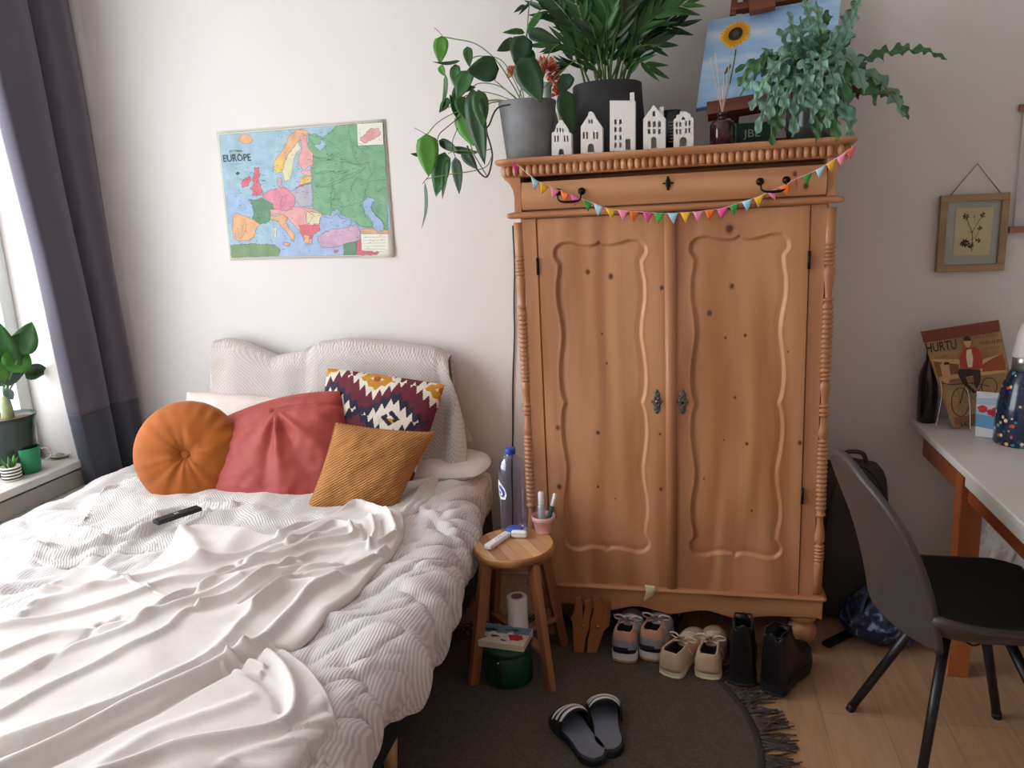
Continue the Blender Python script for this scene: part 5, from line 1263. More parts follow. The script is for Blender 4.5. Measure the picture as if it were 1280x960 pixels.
s_b = [m_beige, m_sl, m_bsole, m_blace, m_bsole, m_peach, m_beige, m_peach]
hp2 = [(.5,.98,3)]
shoe('sneaker', 'beige laced sneaker turned right, second pair from the left', 'shoe', hg(836,846), math.radians(-24), s_b, heel_patch=hp2, group='beige sneakers', collar=(.072,.060), sole=.026)
shoe('sneaker', 'beige laced sneaker nearest the black boots', 'shoe', hg(884,849), math.radians(-8), s_b, heel_patch=hp2, group='beige sneakers', collar=(.072,.060), sole=.026)
m_bl = M('black_leather','0f0e10',.38,var=.2); m_bs = M('black_sole','141313',.6)
s_c = [m_bl, m_sl, m_bs, m_bl, m_bs]
shoe('ankle_boot', 'black leather ankle boot beside the beige sneakers', 'boot', hg(928,858), math.radians(-4), s_c, collar=(.20,.19), toe=.062, sole=.040, openr=(.03,.40), laces=False, group='black ankle boots', shaft=1)
shoe('ankle_boot', 'black leather ankle boot nearest the bun foot of the wardrobe', 'boot', hg(962,868), math.radians(-32), s_c, collar=(.195,.185), toe=.065, sole=.040, openr=(.03,.40), laces=False, group='black ankle boots', shaft=1)
# dark pair further under the wardrobe
shoe('sneaker', 'dark shoe pushed deep under the wardrobe behind the sneakers', 'shoe', Vector((-.08,-.50,0)), math.radians(-5), [m_navy, m_sl, m_bs, M('grey_lace','8a8a8a',.8), m_bs], collar=(.075,.06), zb=0)
# slides
def slide(label, toe, heel):
    d = toe-heel; L = .285; c = (toe+heel)/2
    root = emp('slide_sandal', (c.x, c.y, .0125), label, 'sandal', 'striped slide sandals', rz=math.atan2(d.y, d.x)-PI/2)
    def hw(t): return .055*(1-.14*math.exp(-((t-.42)/.2)**2))*(math.sqrt(max(0, 1-((.22-t)/.225)**2)) if t < .22 else 1)*(math.sqrt(max(0, 1-((t-.72)/.285)**2)) if t > .72 else 1)*(.90+.12*t)
    ts = np.concatenate([[0,.005,.015,.03], np.linspace(.05,.95,26), [.97,.985,.995,1]])
    o1 = [(-hw(t), (t-.5)*L) for t in ts]+[(hw(t), (t-.5)*L) for t in ts[::-1]]
    bevel(build('sole', MB().prism([(x, y, 0) for x, y in o1], (0,0,.026)), M('slide_black','1c1d20',.6), root), .004)
    build('footbed', MB().prism([(x*.86, y*.93, .0255) for x, y in o1], (0,0,.0035)), M('slide_grey','6e7280',.7,bump=.3,bscale=200), root)
    def strap(u, v, k=0): 
        t = .56+.33*v; w = hw(t)+.004; a = PI*u; return Vector((-w*math.cos(a)*1.03, (t-.5)*L+.006*math.sin(a)*(1-v)*-1, .012+ (.086-.056*v*v-.006*v+k)*math.sin(a)**.7+(k if 0 < u < 1 else 0)))
    sp3 = build('strap', MB().grid(lambda u, v: strap(u, v), 28, 10), MATS['slide_black'], root); solid(sp3, .006)
    for k in range(3):
        v0 = .04+k*.24
        o = build('stripe', MB().grid(lambda u, v: strap(u, v0+.12*v, .0015)+Vector((0,0,.0026)), 28, 2), M('stripe_white','e3e0dc',.6), sp3); solid(o, .0022)
slide('grey slide sandal with three white stripes, left one, turned outwards', P(700,893,z=.02), P(748,953,z=.02))
slide('grey slide sandal with white stripes, right one, pointing at the wardrobe', P(752,876,z=.02), P(763,945,z=.02))
# wooden boot trees
def K3(l, y): return [D1(680+a/8.725, 730+b/8.725, y) for a, b in l]
m_bt = wood('boot_tree_wood', 'a8693c', '7e4626', 'z', rough=.4)
for lab, out, kn, y in (('left wooden boot tree with a brass knob standing beside the stool', [(325,790),(320,620),(310,460),(290,430),(330,340),(345,200),(400,190),(420,260),(425,400),(440,330),(450,230),(520,200),(540,260),(505,400),(490,540),(455,640),(435,790)], (432,495), -.665),
    ('right wooden boot tree with a brass knob nearest the sneakers', [(470,790),(480,640),(500,560),(510,450),(540,330),(560,200),(620,190),(650,250),(640,400),(655,300),(680,230),(735,250),(720,400),(710,500),(650,560),(610,680),(575,790)], (590,500), -.660)):
    pts = K3(out, y); zmin = min(p.z for p in pts)
    pts = [Vector((p.x, p.y, max(.0135, p.z-zmin+.0135) if p.z-zmin > .001 else .0135)) for p in pts]
    r = emp('boot_tree', (sum(p.x for p in pts)/len(pts), y, .0135), lab, 'shoe tree', 'wooden boot trees')
    mb = MB(); mb.prism(pts, (0,.018,0)); bevel(build('body', mb, m_bt, r, world=True), .002)
    k = K3([kn], y)[0]; build('knob', MB().lathe([(.006,0),(.008,-.004),(.006,-.009),(.001,-.010)], (k.x, y, k.z-zmin+.0135), 14, Matrix.Rotation(-PI/2, 3, 'X')), m_brass, r, world=True)
# ================================================================== CHAIR
random.seed(11)
m_seat = M('black_fabric', '16150f', .9, var=.2, vscale=60, bump=.5, bscale=350)
m_leat = M('grey_brown_leather', '433c3a', .42, var=.12, vscale=12, bump=.2, bscale=180)
m_leg = M('black_powder_coat', '17161a', .38)
CX, CY = .815, -.985
ch = emp('chair', (CX, CY, 0), 'dark shell chair with black seat and round metal legs beside the desk', 'chair')
def rotc(p):
    a = math.radians(10); dx, dy = p.x-CX, p.y-CY; return Vector((CX+dx*math.cos(a)-dy*math.sin(a), CY+dx*math.sin(a)+dy*math.cos(a), p.z))
def seatp(u, v, top=True):
    # u across the width (far to near), v from back to front
    y = CY+.235*(1-2*u)*(1-.10*abs(2*v-1)**3); x = .590+.52*v*(1-.04*(2*u-1)**2)+.02*(2*u-1)**2*(1-v)
    e = abs(2*u-1)
    rim = .050*e**4*(1-.5*v)+.035*(1-v)**4 - .015*max(0, v-.85)/.15
    return rotc(Vector((x, y, .475+rim-.008*(1-e*e))))
mb = MB().grid(lambda u, v: seatp(u, v), 24, 24)
o = build('seat', mb, m_seat, ch, world=True); solid(o, .012, 0); sub(o)
mb = MB().grid(lambda u, v: seatp(u, v)+Vector((0,(.5-u)*.02,-.014-.024*(1-abs(2*u-1)**6)*(1-abs(2*v-1)**6))), 24, 24, flip=True)
o = build('seat_shell', mb, m_leat, ch, world=True); solid(o, .012, 0); sub(o)
ed = [seatp(0, v/12) for v in range(13)]+[seatp(u/12, 1) for u in range(1, 13)]+[seatp(1, v/12) for v in range(11, -1, -1)]
build('seat_rim', MB().tube([p+Vector((0,0,-.012)) for p in ed], .014, 10), m_leat, ch, world=True)
def backp(u, v):
    w = .235*(1-.52*max(0, (v-.58)/.42)**2.2)*(.93+.07*min(1, v/.35)); e = 2*u-1
    y = CY+.02-w*e; z = .440+.50*v-.035*e*e*v**3
    x = .580-.050*v-.085*v*v + .060*e*e*(1-.75*v)
    return rotc(Vector((x, y, z)))
o = build('backrest', MB().grid(backp, 24, 30), m_leat, ch, world=True); solid(o, .022, 0); sub(o)
o = build('back_cushion', MB().grid(lambda u, v: backp(.04+.92*u, .04+.93*v)+Vector((.013,0,0)), 24, 30), m_seat, ch, world=True); solid(o, .010, 1); sub(o)
ns = 24; rimp = [backp(0, k/ns) for k in range(ns+1)]+[backp(k/10, 1) for k in range(1, 10)]+[backp(1, k/ns) for k in range(ns, -1, -1)]
build('back_seam', MB().tube(rimp, .0125, 8), m_leat, ch, world=True)
for f, t in (((.534,-.862),(.745,-.93)),((.640,-1.245),(.745,-1.06)),((.984,-.835),(.875,-.93)),((1.08,-1.20),(.885,-1.06))):
    a = Vector((t[0], t[1], .450)); b = Vector((f[0], f[1], .004))
    lg = build('leg', MB().tube([a, b], [.0155,.0135], 16), m_leg, ch, world=True); build('leg_cap', MB().tube([b+(a-b).normalized()*.02, b+Vector((0,0,-.004))], .0148, 14), MATS['black_rubber'], lg, world=True)
build('under_plate', MB().box((.81,-.995,.445), (.20,.20,.012), bev=.003), m_leg, ch, world=True)
build('wire', MB().tube(catmull([(.745,-1.07,.44),(.79,-1.12,.415),(.83,-1.11,.432)], 5), .0025, 6), m_leg, ch, world=True)
# ================================================================== DESK
m_white = M('white_desk_paint', 'd8d2cc', .35, var=.02)
m_orw = wood('orange_beech', 'b0653a', '8f4a28', 'z', rough=.4, ring=4)
m_orh = wood('orange_beech_rail', 'b0653a', '8f4a28', 'y', rough=.4, ring=4)
DZ, DX0, DX1, DY1 = .786, .889, 1.66, -1.95
dk = emp('desk', ((DX0+DX1)/2, DY1/2, 0), 'white topped desk with orange wooden legs against the right side', 'desk')
bevel(build('top', MB().box(((DX0+DX1)/2, (DY1-.012)/2, DZ-.014), (DX1-DX0, -DY1-.012, .028)), m_white, dk, world=True), .006, 3)
bevel(build('edge_strip', MB().box((DX0+.020, (-.66+DY1)/2, DZ-.043), (.030, -DY1-.66, .034)), m_white, dk, world=True), .005, 3)
bevel(build('rail', MB().box((DX0+.045, (-.10+DY1)/2, DZ-.028-.055), (.024, -DY1-.10, .095)), m_orh, dk, world=True), .003)
for x, y in ((.935,-.585),(.935,-1.86),(1.60,-.585),(1.60,-1.86)):
    bevel(build('leg', MB().box((x+.001, y, (DZ-.028)/2), (.070, .065, DZ-.028)), m_orw, dk, world=True), .003)
bevel(build('cross_rail', MB().box((1.28,-.585,DZ-.075), (.64,.022,.085)), m_orh, dk, world=True), .002)
TZ = DZ+.0005
# bottle
q = P(1160, 522, z=TZ); b1 = emp('bottle', (D1(1160, 490, -.075).x, -.075, TZ), 'dark brown glass bottle behind the old bicycle poster', 'bottle')
h1_ = D1(1158, 440, -.075).z-TZ
build('body', MB().lathe([(.032,0),(.037,.004),(.037,h1_*.62),(.033,h1_*.72),(.016,h1_*.90),(.014,h1_*1.15),(.016,h1_*1.16),(.016,h1_*1.2),(.001,h1_*1.2)], (0,0,0), 32), M('dark_brown_glass','1c1512',.15,coat=.4), b1)
# poster sheet on a wire stand
tl, tr, bl = D1(1150.3,414,-.085), D1(1248.5,399.5,-.125), P(1191,535,z=TZ+.008)
br = P(1274, 524, z=TZ+.008)
ps = emp('poster_sheet', ((bl.x+br.x)/2, (bl.y+br.y)/2, TZ), 'old bicycle poster reading HURTU standing on the desk corner', 'poster')
def Q(u, v): # u right, v down
    return (tl*(1-u)+tr*u)*(1-v)+(bl*(1-u)+br*u)*v
pn = (tr-tl).cross(bl-tl).normalized()
if pn.y > 0: pn = -pn
def hm(px, py):
    """photo point on the sheet"""
    d = CF + CR*((px-640)/FOC) - CU*((py-480)/FOC); t = (tl-CAMP).dot(pn)/d.dot(pn); return CAMP+d*t
def hc(l): return [hm(1120+a/4.3625, 380+b/4.3636) for a, b in l]
mb = MB().grid(lambda u, v: Q(u, v), 10, 10); sh = build('sheet', mb, M('old_paper_tan','b08a5e',.6,var=.15,vscale=6), ps, world=True); solid(sh, .0015, 0)
mb = MB(); lv = [0]
def PO(l, mi): 
    lv[0] += 1; mb.cur = mi; mb.poly([p+pn*(.0016+.00012*lv[0]) for p in hc(l)])
PO([(134,152),(560,87),(566,150),(150,212)], 0)       # red brown head band
PO([(190,300),(345,300),(350,340),(580,270),(600,330),(604,372),(240,420)], 6)
PO([(200,310),(260,320),(345,330),(340,380),(230,400)], 1)
PO([(470,330),(520,300),(580,270),(596,320),(600,360),(470,370)], 5)
PO([(240,330),(262,312),(290,315),(290,352),(300,400),(285,440),(265,440),(250,380)], 7)
PO([(262,318),(288,316),(290,330),(262,332)], 2)
PO([(370,250),(380,238),(430,232),(455,250),(472,300),(470,350),(440,362),(350,350),(352,290)], 3)
PO([(385,252),(410,245),(420,300),(415,345),(392,345),(382,290)], 4)
PO([(368,192),(380,178),(402,182),(410,210),(400,236),(382,236),(370,215)], 7); PO([(366,190),(380,175),(404,180),(408,200),(372,204)], 2)
PO([(345,352),(460,360),(462,420),(440,465),(425,440),(420,390),(380,400),(395,440),(440,480),(425,490),(360,430),(335,380)], 2)
PO([(315,620),(430,600),(430,640),(320,655)], 1)
mb.cur = 2
def ring(cx, cy, rx, ry, w=.003):
    mb.ribbon([p+pn*.0040 for p in hc([(cx+rx*math.cos(a), cy+ry*math.sin(a)) for a in np.linspace(0, 2*PI, 28)[:-1]])], w, pn, closed=True)
ring(350,535,48,78); ring(508,450,42,48)
for l in ([(350,535),(380,430),(470,440),(508,450)],[(380,430),(420,520),(470,440)],[(240,430),(300,440),(420,430)]): mb.ribbon([p+pn*.0041 for p in hc(l)], .003, pn)
for k in range(10): mb.ribbon([p+pn*.0038 for p in hc([(350,535),(350+44*math.cos(k*.63),535+72*math.sin(k*.63))])], .0008, pn)
X_ = (hc([(330,230)])[0]-hc([(170,252)])[0]).normalized(); Yv = pn.cross(X_); Yv = Yv if Yv.z > 0 else -Yv
def tx(s, l, h, w, mi, bold=0): mb.cur = mi; a = hc([l])[0]+pn*.0045; text_into(mb, s, a, X_, Yv, h, w, bold=bold)
s_ = (hc([(330,230)])[0]-hc([(170,252)])[0]).length/160
tx('HURTU', (168,268), 58*s_, 166*s_, 2, .012); tx('COURS', (212,298), 18*s_, 72*s_, 1); tx('les Cycles', (432,196), 22*s_, 120*s_, 1); tx('VENDUS EN', (450,226), 20*s_, 122*s_, 2, .01); tx('des Bons', (472,252), 16*s_, 90*s_, 1); tx('LES', (355,668), 26*s_, 60*s_, 2, .01)
build('sheet_print', mb, [M('print_red_brown','7a3a26',.6),M('print_brown','7d5230',.6),M('print_dark','2b1e18',.6),M('print_red','a8352c',.6),M('print_cream','d9c7a6',.6),M('print_rust','964a28',.6),M('print_sand','c7a06a',.6),M('print_skin','c99a72',.6)], sh, world=True)
m_chr = MATS['chrome']
for l in ([(240,410),(246,510),(214,628)],[(388,460),(400,560),(403,668)]):
    a = hc(l); a = [a[0]+pn*.006, a[1]+pn*.014, a[2]+pn*.022]; a[2].z = TZ+.002; build('stand_wire', MB().tube(catmull(a, 5), .0016, 8), m_chr, ps, world=True)
build('stand_wire', MB().tube([Q(.1,1)+pn*.01, Q(.9,1)+pn*.01], .0016, 8), m_chr, ps, world=True)
# small card
ca_, cb_ = P(1219,545,z=TZ+.002), P(1256,549,z=TZ+.002); ct = D1(1222,489,ca_.y+.02)
hv = Vector((0,.02,ct.z-ca_.z)); cd = emp('greeting_card', ((ca_.x+cb_.x)/2, ca_.y, TZ), 'small white card with red and blue painted scene beside the flask', 'card')
ed_ = cb_-ca_; cn = hv.cross(ed_).normalized(); cn = cn if cn.y < 0 else -cn
s0 = build('sheet', MB().prism([ca_, cb_, cb_+hv, ca_+hv], -cn*.0012), M('card_white','dfe3e8',.5,var=.02), cd, world=True)
mb = MB()
def cq(u, v, k=1): return ca_+ed_*u+hv*v+cn*.0003*k
mb.cur = 0; mb.poly([cq(0,.22),cq(1,.16),cq(1,.46),cq(0,.50)]); mb.cur = 2; mb.poly([cq(0,.50),cq(1,.46),cq(1,.60),cq(0,.62)]); mb.cur = 3; mb.poly([cq(0,.72),cq(1,.70),cq(1,.9),cq(0,.85)]); mb.cur = 1
for u, v, r in ((.22,.62,.17),(.5,.56,.14),(.72,.62,.17),(.62,.52,.12),(.9,.66,.1)): mb.poly([cq(u+r*math.cos(a)*(1+.2*math.sin(5*a)), v+.5*r*math.sin(a), 3) for a in np.linspace(0, 2*PI, 12)[:-1]])
build('card_print', mb, [M('card_blue','6ea6cf',.5),M('card_red','cf3a3c',.5),M('card_pale_blue','a9c6dd',.5),M('card_grey_blue','b9c9d6',.5)], s0, world=True)
# floral flask
fq = P(1285, 562, z=TZ); fr2 = 37/FOC*(fq-CAMP).dot(CF)*.78
fk = emp('flask', (fq.x, fq.y+fr2, TZ), 'dark blue floral drinking flask with steel neck on the desk', 'flask')
fh_ = D1(1285, 462, fq.y+fr2).z-TZ
m_fk = bpy.data.materials.new('floral_enamel'); m_fk.use_nodes = True; b0 = base(m_fk); tc = nd(m_fk,'ShaderNodeTexCoord'); vo = nd(m_fk,'ShaderNodeTexVoronoi'); vo.inputs['Scale'].default_value = 62; lk(m_fk,tc.outputs['Object'],vo.inputs['Vector'])
wn = nd(m_fk,'ShaderNodeTexWhiteNoise'); lk(m_fk,vo.outputs['Color'],wn.inputs['Vector']); rp = nd(m_fk,'ShaderNodeValToRGB'); rp.color_ramp.interpolation = 'CONSTANT'; e_ = rp.color_ramp.elements
e_[0].color = lin('142a4c')+(1,); e_[1].position = .5; e_[1].color = lin('1d4668')+(1,)
for p_, c_ in ((.62,'d9a86a'),(.72,'c8552f'),(.80,'e6d3a4'),(.88,'3f8f96'),(.94,'142a4c')): e3 = e_.new(p_); e3.color = lin(c_)+(1,)
lk(m_fk,wn.outputs['Value'],rp.inputs[0]); gt = mathn(m_fk,'LESS_THAN',vo.outputs['Distance'],.42); mx = nd(m_fk,'ShaderNodeMixRGB'); lk(m_fk,gt,mx.inputs[0]); mx.inputs[1].default_value = lin('12223e')+(1,); lk(m_fk,rp.outputs[0],mx.inputs[2]); lk(m_fk,mx.outputs[0],b0.inputs['Base Color']); b0.inputs['Roughness'].default_value = .25; b0.inputs['Coat Weight'].default_value = .5
build('body', MB().lathe([(fr2*.94,0),(fr2,.006),(fr2,fh_*.42),(fr2*.93,fh_*.6),(fr2*.78,fh_*.82),(fr2*.60,fh_*.97),(fr2*.52,fh_)], (0,0,0), 40), m_fk, fk)
build('neck', MB().lathe([(fr2*.52,fh_-.002),(fr2*.52,fh_+.045),(fr2*.50,fh_+.047)], (0,0,0), 32), M('brushed_steel','b4aca6',.3,.9), fk)
build('cap', MB().lathe([(fr2*.55,fh_+.046),(fr2*.56,fh_+.05),(fr2*.40,fh_+.13),(fr2*.28,fh_+.16),(.001,fh_+.165)], (0,0,0), 32), M('white_cap_floral','ddd8d2',.4,var=.05), fk)
# ================================================================== WALL PICTURES ON THE RIGHT
def wf(l, y): return [D1(1120+a/4, 120+b/4, y) for a, b in l]
o4 = wf([(225,500),(575,482),(545,870),(205,885)], -.03); fc = (o4[0]+o4[2])/2; fw = ((o4[1]-o4[0]).length+(o4[2]-o4[3]).length)/2; fhh2 = ((o4[3]-o4[0]).length+(o4[2]-o4[1]).length)/2
pf = emp('picture_frame', (fc.x, -.02, fc.z-fhh2/2), 'small oak frame with a pressed flower hanging from a cord', 'picture frame')
m_fo = wood('pale_oak_frame', 'a8875f', '8b6c48', 'x', rough=.5)
bt_w = .026
for nm, c_, d_ in (('frame_rail',(0,0,fhh2/2-bt_w/2),(fw,.024,bt_w)),('frame_rail',(0,0,-fhh2/2+bt_w/2),(fw,.024,bt_w)),('frame_stile',(-fw/2+bt_w/2,0,0),(bt_w,.024,fhh2-2*bt_w)),('frame_stile',(fw/2-bt_w/2,0,0),(bt_w,.024,fhh2-2*bt_w))):
    bevel(build(nm, MB().box((fc.x+c_[0], -.018, fc.z+c_[2]), d_), m_fo, pf, world=True), .002)
build('glass_backing', MB().box((fc.x, -.014, fc.z), (fw-2*bt_w, .004, fhh2-2*bt_w)), M('grey_green_mat','9aa096',.25,coat=.4), pf, world=True)
cardq = wf([(302,562),(487,555),(468,795),(282,800)], -.017); cn_ = Vector((0,-1,0))
card = build('card', MB().prism(cardq[::-1], (0,-.0015,0)), M('cream_card','bdb48c',.7), pf, world=True)
mb = MB()
def wl(l, y=-.0192): return wf(l, y)
for l, w in (([(378,780),(382,700),(380,680),(360,630),(350,605)],.0022),([(380,682),(405,640),(430,600)],.0018),([(382,720),(410,690),(415,660)],.0014),([(392,600),(395,620)],.001)): mb.ribbon(wl(l), w, cn_)
random.seed(4)
for cx, cy, r, n_ in ((350,602,20,6),(435,595,17,6),(418,660,15,5),(345,735,24,9),(372,745,20,8),(410,722,16,6),(330,742,14,6),(392,602,7,4),(378,680,8,4)):
    for k in range(n_):
        a = 2*PI*k/n_+random.random(); b = [(cx, cy), (cx+r*.6*math.cos(a-.35), cy+r*.6*math.sin(a-.35)), (cx+r*math.cos(a), cy+r*math.sin(a)), (cx+r*.6*math.cos(a+.35), cy+r*.6*math.sin(a+.35))]; mb.poly(wl(b, -.0193-.0001*k))
build('pressed_flower', mb, M('pressed_flower_brown','3d3620',.8), card, world=True)
ap = wf([(408,338)],-.006)[0]
build('cord', MB().tube([wf([(270,500)],-.014)[0], ap, wf([(522,484)],-.014)[0]], .0016, 6), M('brown_cord','5a4a38',.8), pf, world=True)
# hanging scroll print at the frame edge
hs = emp('wall_hanging', (1.48, -.01, 1.50), 'white print between wooden bars hanging at the right edge', 'wall hanging')
x0 = D1(1274,200,-.01).x; zt_, zb_ = D1(1274,135,-.01).z, D1(1272,287,-.01).z
solid(build('sheet', MB().grid(lambda u, v: Vector((x0+.55*u, -.010-.002*math.sin(v*3), zt_+(zb_-zt_)*v)), 4, 10), M('print_white','d8d6d8',.7,var=.02), hs, world=True), .001)
for z in (zt_, zb_): bevel(build('bar', MB().box((x0+.272, -.012, z), (.575,.018,.024)), wood('bar_wood','a0705a','84543e','x'), hs, world=True), .002)
# ================================================================== BAGS
m_bag = M('dark_grey_nylon', '3b3735', .7, var=.12, vscale=6, bump=.4, bscale=200)
def softbox(c, d, seed=0, pw=4, amp=.012, n=26, taper=.0, lean=(0,0)):
    mb = MB()
    def f(u, v):
        a = u*2*PI; z = v; ca, sa = math.cos(a), math.sin(a); k = (abs(ca)**pw+abs(sa)**pw)**(-1/pw)
        cap = (1-abs(2*z-1)**6)**.35 if 0 < z < 1 else .02
        s = 1-taper*z
        p = Vector((ca*k*d[0]/2*cap*s, sa*k*d[1]/2*cap*s, z*d[2])); nn = nz(p.x*6+seed, p.y*6, p.z*5)*amp
        return Vector(c)+p+Vector((ca*nn+lean[0]*z, sa*nn+lean[1]*z, 0))
    return mb.grid(f, 48, n, wrapu=True)
gb2 = emp('gig_bag', (.66,-.20,0), 'tall dark grey soft bag leaning in the corner right of the wardrobe', 'bag')
build('body', softbox((.655,-.22,.0), (.34,.19,.66), 3, 3.2, .014, taper=.22, lean=(-.01,.06)), m_bag, gb2, world=True)
build('zip', MB().tube(catmull([(.53,-.325,.04),(.54,-.30,.45),(.60,-.255,.63),(.70,-.255,.63),(.77,-.30,.45),(.785,-.325,.05)], 5), .004, 6), MATS['black_rubber'], gb2, world=True)
build('handle', MB().tube(catmull([(.60,-.18,.645),(.62,-.18,.685),(.68,-.18,.685),(.70,-.18,.645)], 5), .009, 8), m_bag, gb2, world=True)
a, b = P(1032,806,z=.01), P(1062,791,z=.01)
sf = build('stand_foot', MB().bar(a, b+(b-a)*1.2, .035, .016, bev=0), MATS['black_rubber'], label='flat black bar on the floor beside the wardrobe foot', cat='bar'); bevel(sf, .003)
bb_ = P(1115, 832, z=0)
bl_ = emp('tote_bag', (bb_.x, -.44, 0), 'crumpled navy bag with white leaf print on the floor under the chair', 'bag')
m_tb = bpy.data.materials.new('navy_leaf_print'); m_tb.use_nodes = True; b0 = base(m_tb); tc = nd(m_tb,'ShaderNodeTexCoord'); n_0 = nd(m_tb,'ShaderNodeTexNoise'); n_0.inputs['Scale'].default_value = 14; n_0.inputs['Detail'].default_value = 3; n_0.inputs['Distortion'].default_value = 2.2; lk(m_tb,tc.outputs['Object'],n_0.inputs['Vector'])
rp = nd(m_tb,'ShaderNodeValToRGB'); e_ = rp.color_ramp.elements; e_[0].position = .50; e_[0].color = lin('10182e')+(1,); e_[1].position = .66; e_[1].color = lin('8d96ad')+(1,); e3 = e_.new(.57); e3.color = lin('27437c')+(1,); lk(m_tb,n_0.outputs[0],rp.inputs[0]); lk(m_tb,rp.outputs[0],b0.inputs['Base Color']); b0.inputs['Roughness'].default_value = .5
mb = MB()
def tote(u, v):
    a = u*2*PI; cap = math.sin(PI*min(.999, max(.001, v)))**.45; r = 1+.16*nz(math.cos(a)*2.2, math.sin(a)*2.2, v*3)+.10*nz(math.cos(a)*6, math.sin(a)*6, v*8)
    return Vector((bb_.x+.165*math.cos(a)*cap*r*(1-.25*v), -.42+.10*math.sin(a)*cap*r, .002+.215*v*(1+.25*nz(math.cos(a)*1.5, math.sin(a)*1.5, 7))))
build('body', MB().grid(tote, 90, 46, wrapu=True), m_tb, bl_, world=True)
for dx, s in ((-.07,1),(.02,-1)): build('strap', MB().tube(catmull([(bb_.x+dx-.03,-.50,.16),(bb_.x+dx,-.47,.235),(bb_.x+dx+.05,-.45,.255),(bb_.x+dx+.08,-.47,.19)], 5), .007, 8, flat=.4), M('navy_strap','1a2238',.6), bl_, world=True)
wbx = D1(1250, 668, -.16)
mb = MB()
def wb(u, v):
    a = u*2*PI; cap = math.sin(PI*min(.999, max(.001, v)))**.5; r = 1+.25*nz(math.cos(a)*2.5, math.sin(a)*2.5, v*4)+.16*nz(math.cos(a)*7, math.sin(a)*7, v*11)
    return Vector((wbx.x+.03+.13*math.cos(a)*cap*r, -.15+.09*math.sin(a)*cap*r, .002+.47*v))
build('plastic_bag', MB().grid(wb, 110, 70, wrapu=True), M('white_translucent_plastic','cfc8c4',.35,var=.1,vscale=20,bump=.8,bscale=30,bdist=.01), label='crumpled whitish plastic bag on the floor under the desk', cat='bag')
# ================================================================== CURTAIN
random.seed(2)
m_cur = M('purple_grey_curtain', '4a444f', .85, var=.05, vscale=3, bump=.2, bscale=400, sheen=.2)
m_hem = M('dark_blue_grey_hem', '31333e', .85, var=.05, vscale=3, bump=.2, bscale=400, sheen=.2)
cu_ = emp('curtain', (-2.72, -.25, .15), 'dark purple grey curtain with a darker bottom band hanging in the corner', 'curtain')
def curt(u, z):
    yl = np.interp(z, [.1,.646,1.6,2.2,3.0], [-.405,-.432,-.490,-.535,-.60]); yr = np.interp(z, [.1,.6,2.7,3.0], [-.015,-.018,-.055,-.06])
    yg = np.interp(z, [.1,.56,2.7,3.0], [-.175,-.185,-.285,-.30])
    if u < .55: y = yl+(yg-yl)*(u/.55); s = u/.55
    else: y = yg+(yr-yg)*((u-.55)/.45); s = (u-.55)/.45
    x = -2.715 + .028*math.sin(PI*s)**.8*(1 if u < .55 else .9) + .007*math.sin(s*9+z*1.1)*(1-.6*abs(2*s-1)) + .004*math.sin(z*5+u*3)
    x -= .040*math.exp(-((u-.55)/.035)**2)
    if u > .55: x += .018*(1-s)
    if u < .07: x -= .055*((.07-u)/.07)**1.5; y += .030*((.07-u)/.07)**2
    return Vector((x, y, z))
o = build('cloth', MB().grid(lambda u, v: curt(u, .875+(2.96-.875)*v), 150, 90), m_cur, cu_, world=True); solid(o, .003, 0)
o = build('hem_band', MB().grid(lambda u, v: curt(u, .12+(.876-.12)*v)+Vector((.0008,0,0)), 150, 40), m_hem, cu_, world=True, label='darker blue grey bottom band'); solid(o, .003, 0)
cr = emp('curtain_rail', (-2.715, -1.4, 2.965), 'white curtain rail along the top of the window wall', 'curtain rail')
build('rail', MB().box((-2.715, -1.5, 2.985), (.03, 2.9, .03)), m_frame, cr, world=True)
for y in (-.1, -1.5, -2.9): build('bracket', MB().box((-2.755, y, 2.985), (.075, .03, .02)), m_frame, cr, world=True)
# ================================================================== SILL THINGS
SLZ = .658
pcx = P(8, 575, z=SLZ); pcy = -.64; pcx = -2.925; rr_ = .105
top_z = D1(8, 512, pcy).z
bp0 = emp('potted_plant', (pcx, pcy, SLZ), 'broad leaved green plant in a dark green flared pot on the window sill', 'plant')
ph_ = P(8, 512, x=pcx); hgt = ph_.z-SLZ
hgt = max(.17, min(.26, hgt))
bp0.location = (pcx, ph_.y, SLZ); pcy = ph_.y
build('pot', MB().lathe([(rr_*.80,0),(rr_*.82,.004),(rr_*.86,hgt*.6),(rr_*1.0,hgt*.92),(rr_*1.06,hgt),(rr_*1.02,hgt+.002),(rr_*.92,hgt*.93),(.001,hgt*.92)], (0,0,0), 48), M('dark_green_glaze','1c2b24',.3,var=.15), bp0)
build('soil', MB().lathe([(rr_*.92,hgt*.93),(.001,hgt*.98)], (0,0,0), 24, cap=False), M('reddish_soil','6b4535',.9,var=.3,vscale=80,bump=1), bp0)
PB = Vector((pcx, pcy, SLZ+hgt*.95))
build('trunk', MB().tube(catmull([PB, PB+Vector((.004,0,.05)), PB+Vector((-.004,.005,.10))], 5), [.026,.026,.026,.025,.024,.023,.022,.021,.020,.019,.018], 12), M('pale_trunk','8f9a6a',.6,var=.25,vscale=20), bp0, world=True)
HT = PB+Vector((-.002,.004,.09))
BL = [((14,466),(30,431),34,g_light,.1),((24,445),(40,402),31,g_mid,-.1),((30,463),(61,464),24,g_dark,.5),((6,440),(24,417),18,g_mid,.3),((2,478),(34,462),18,g_grey,.4),((4,482),(-30,440),30,g_light,.2),((2,480),(-20,470),30,g_grey,.3),((14,470),(-4,400),32,g_mid,0),((8,486),(16,500),12,g_grey,.3)]
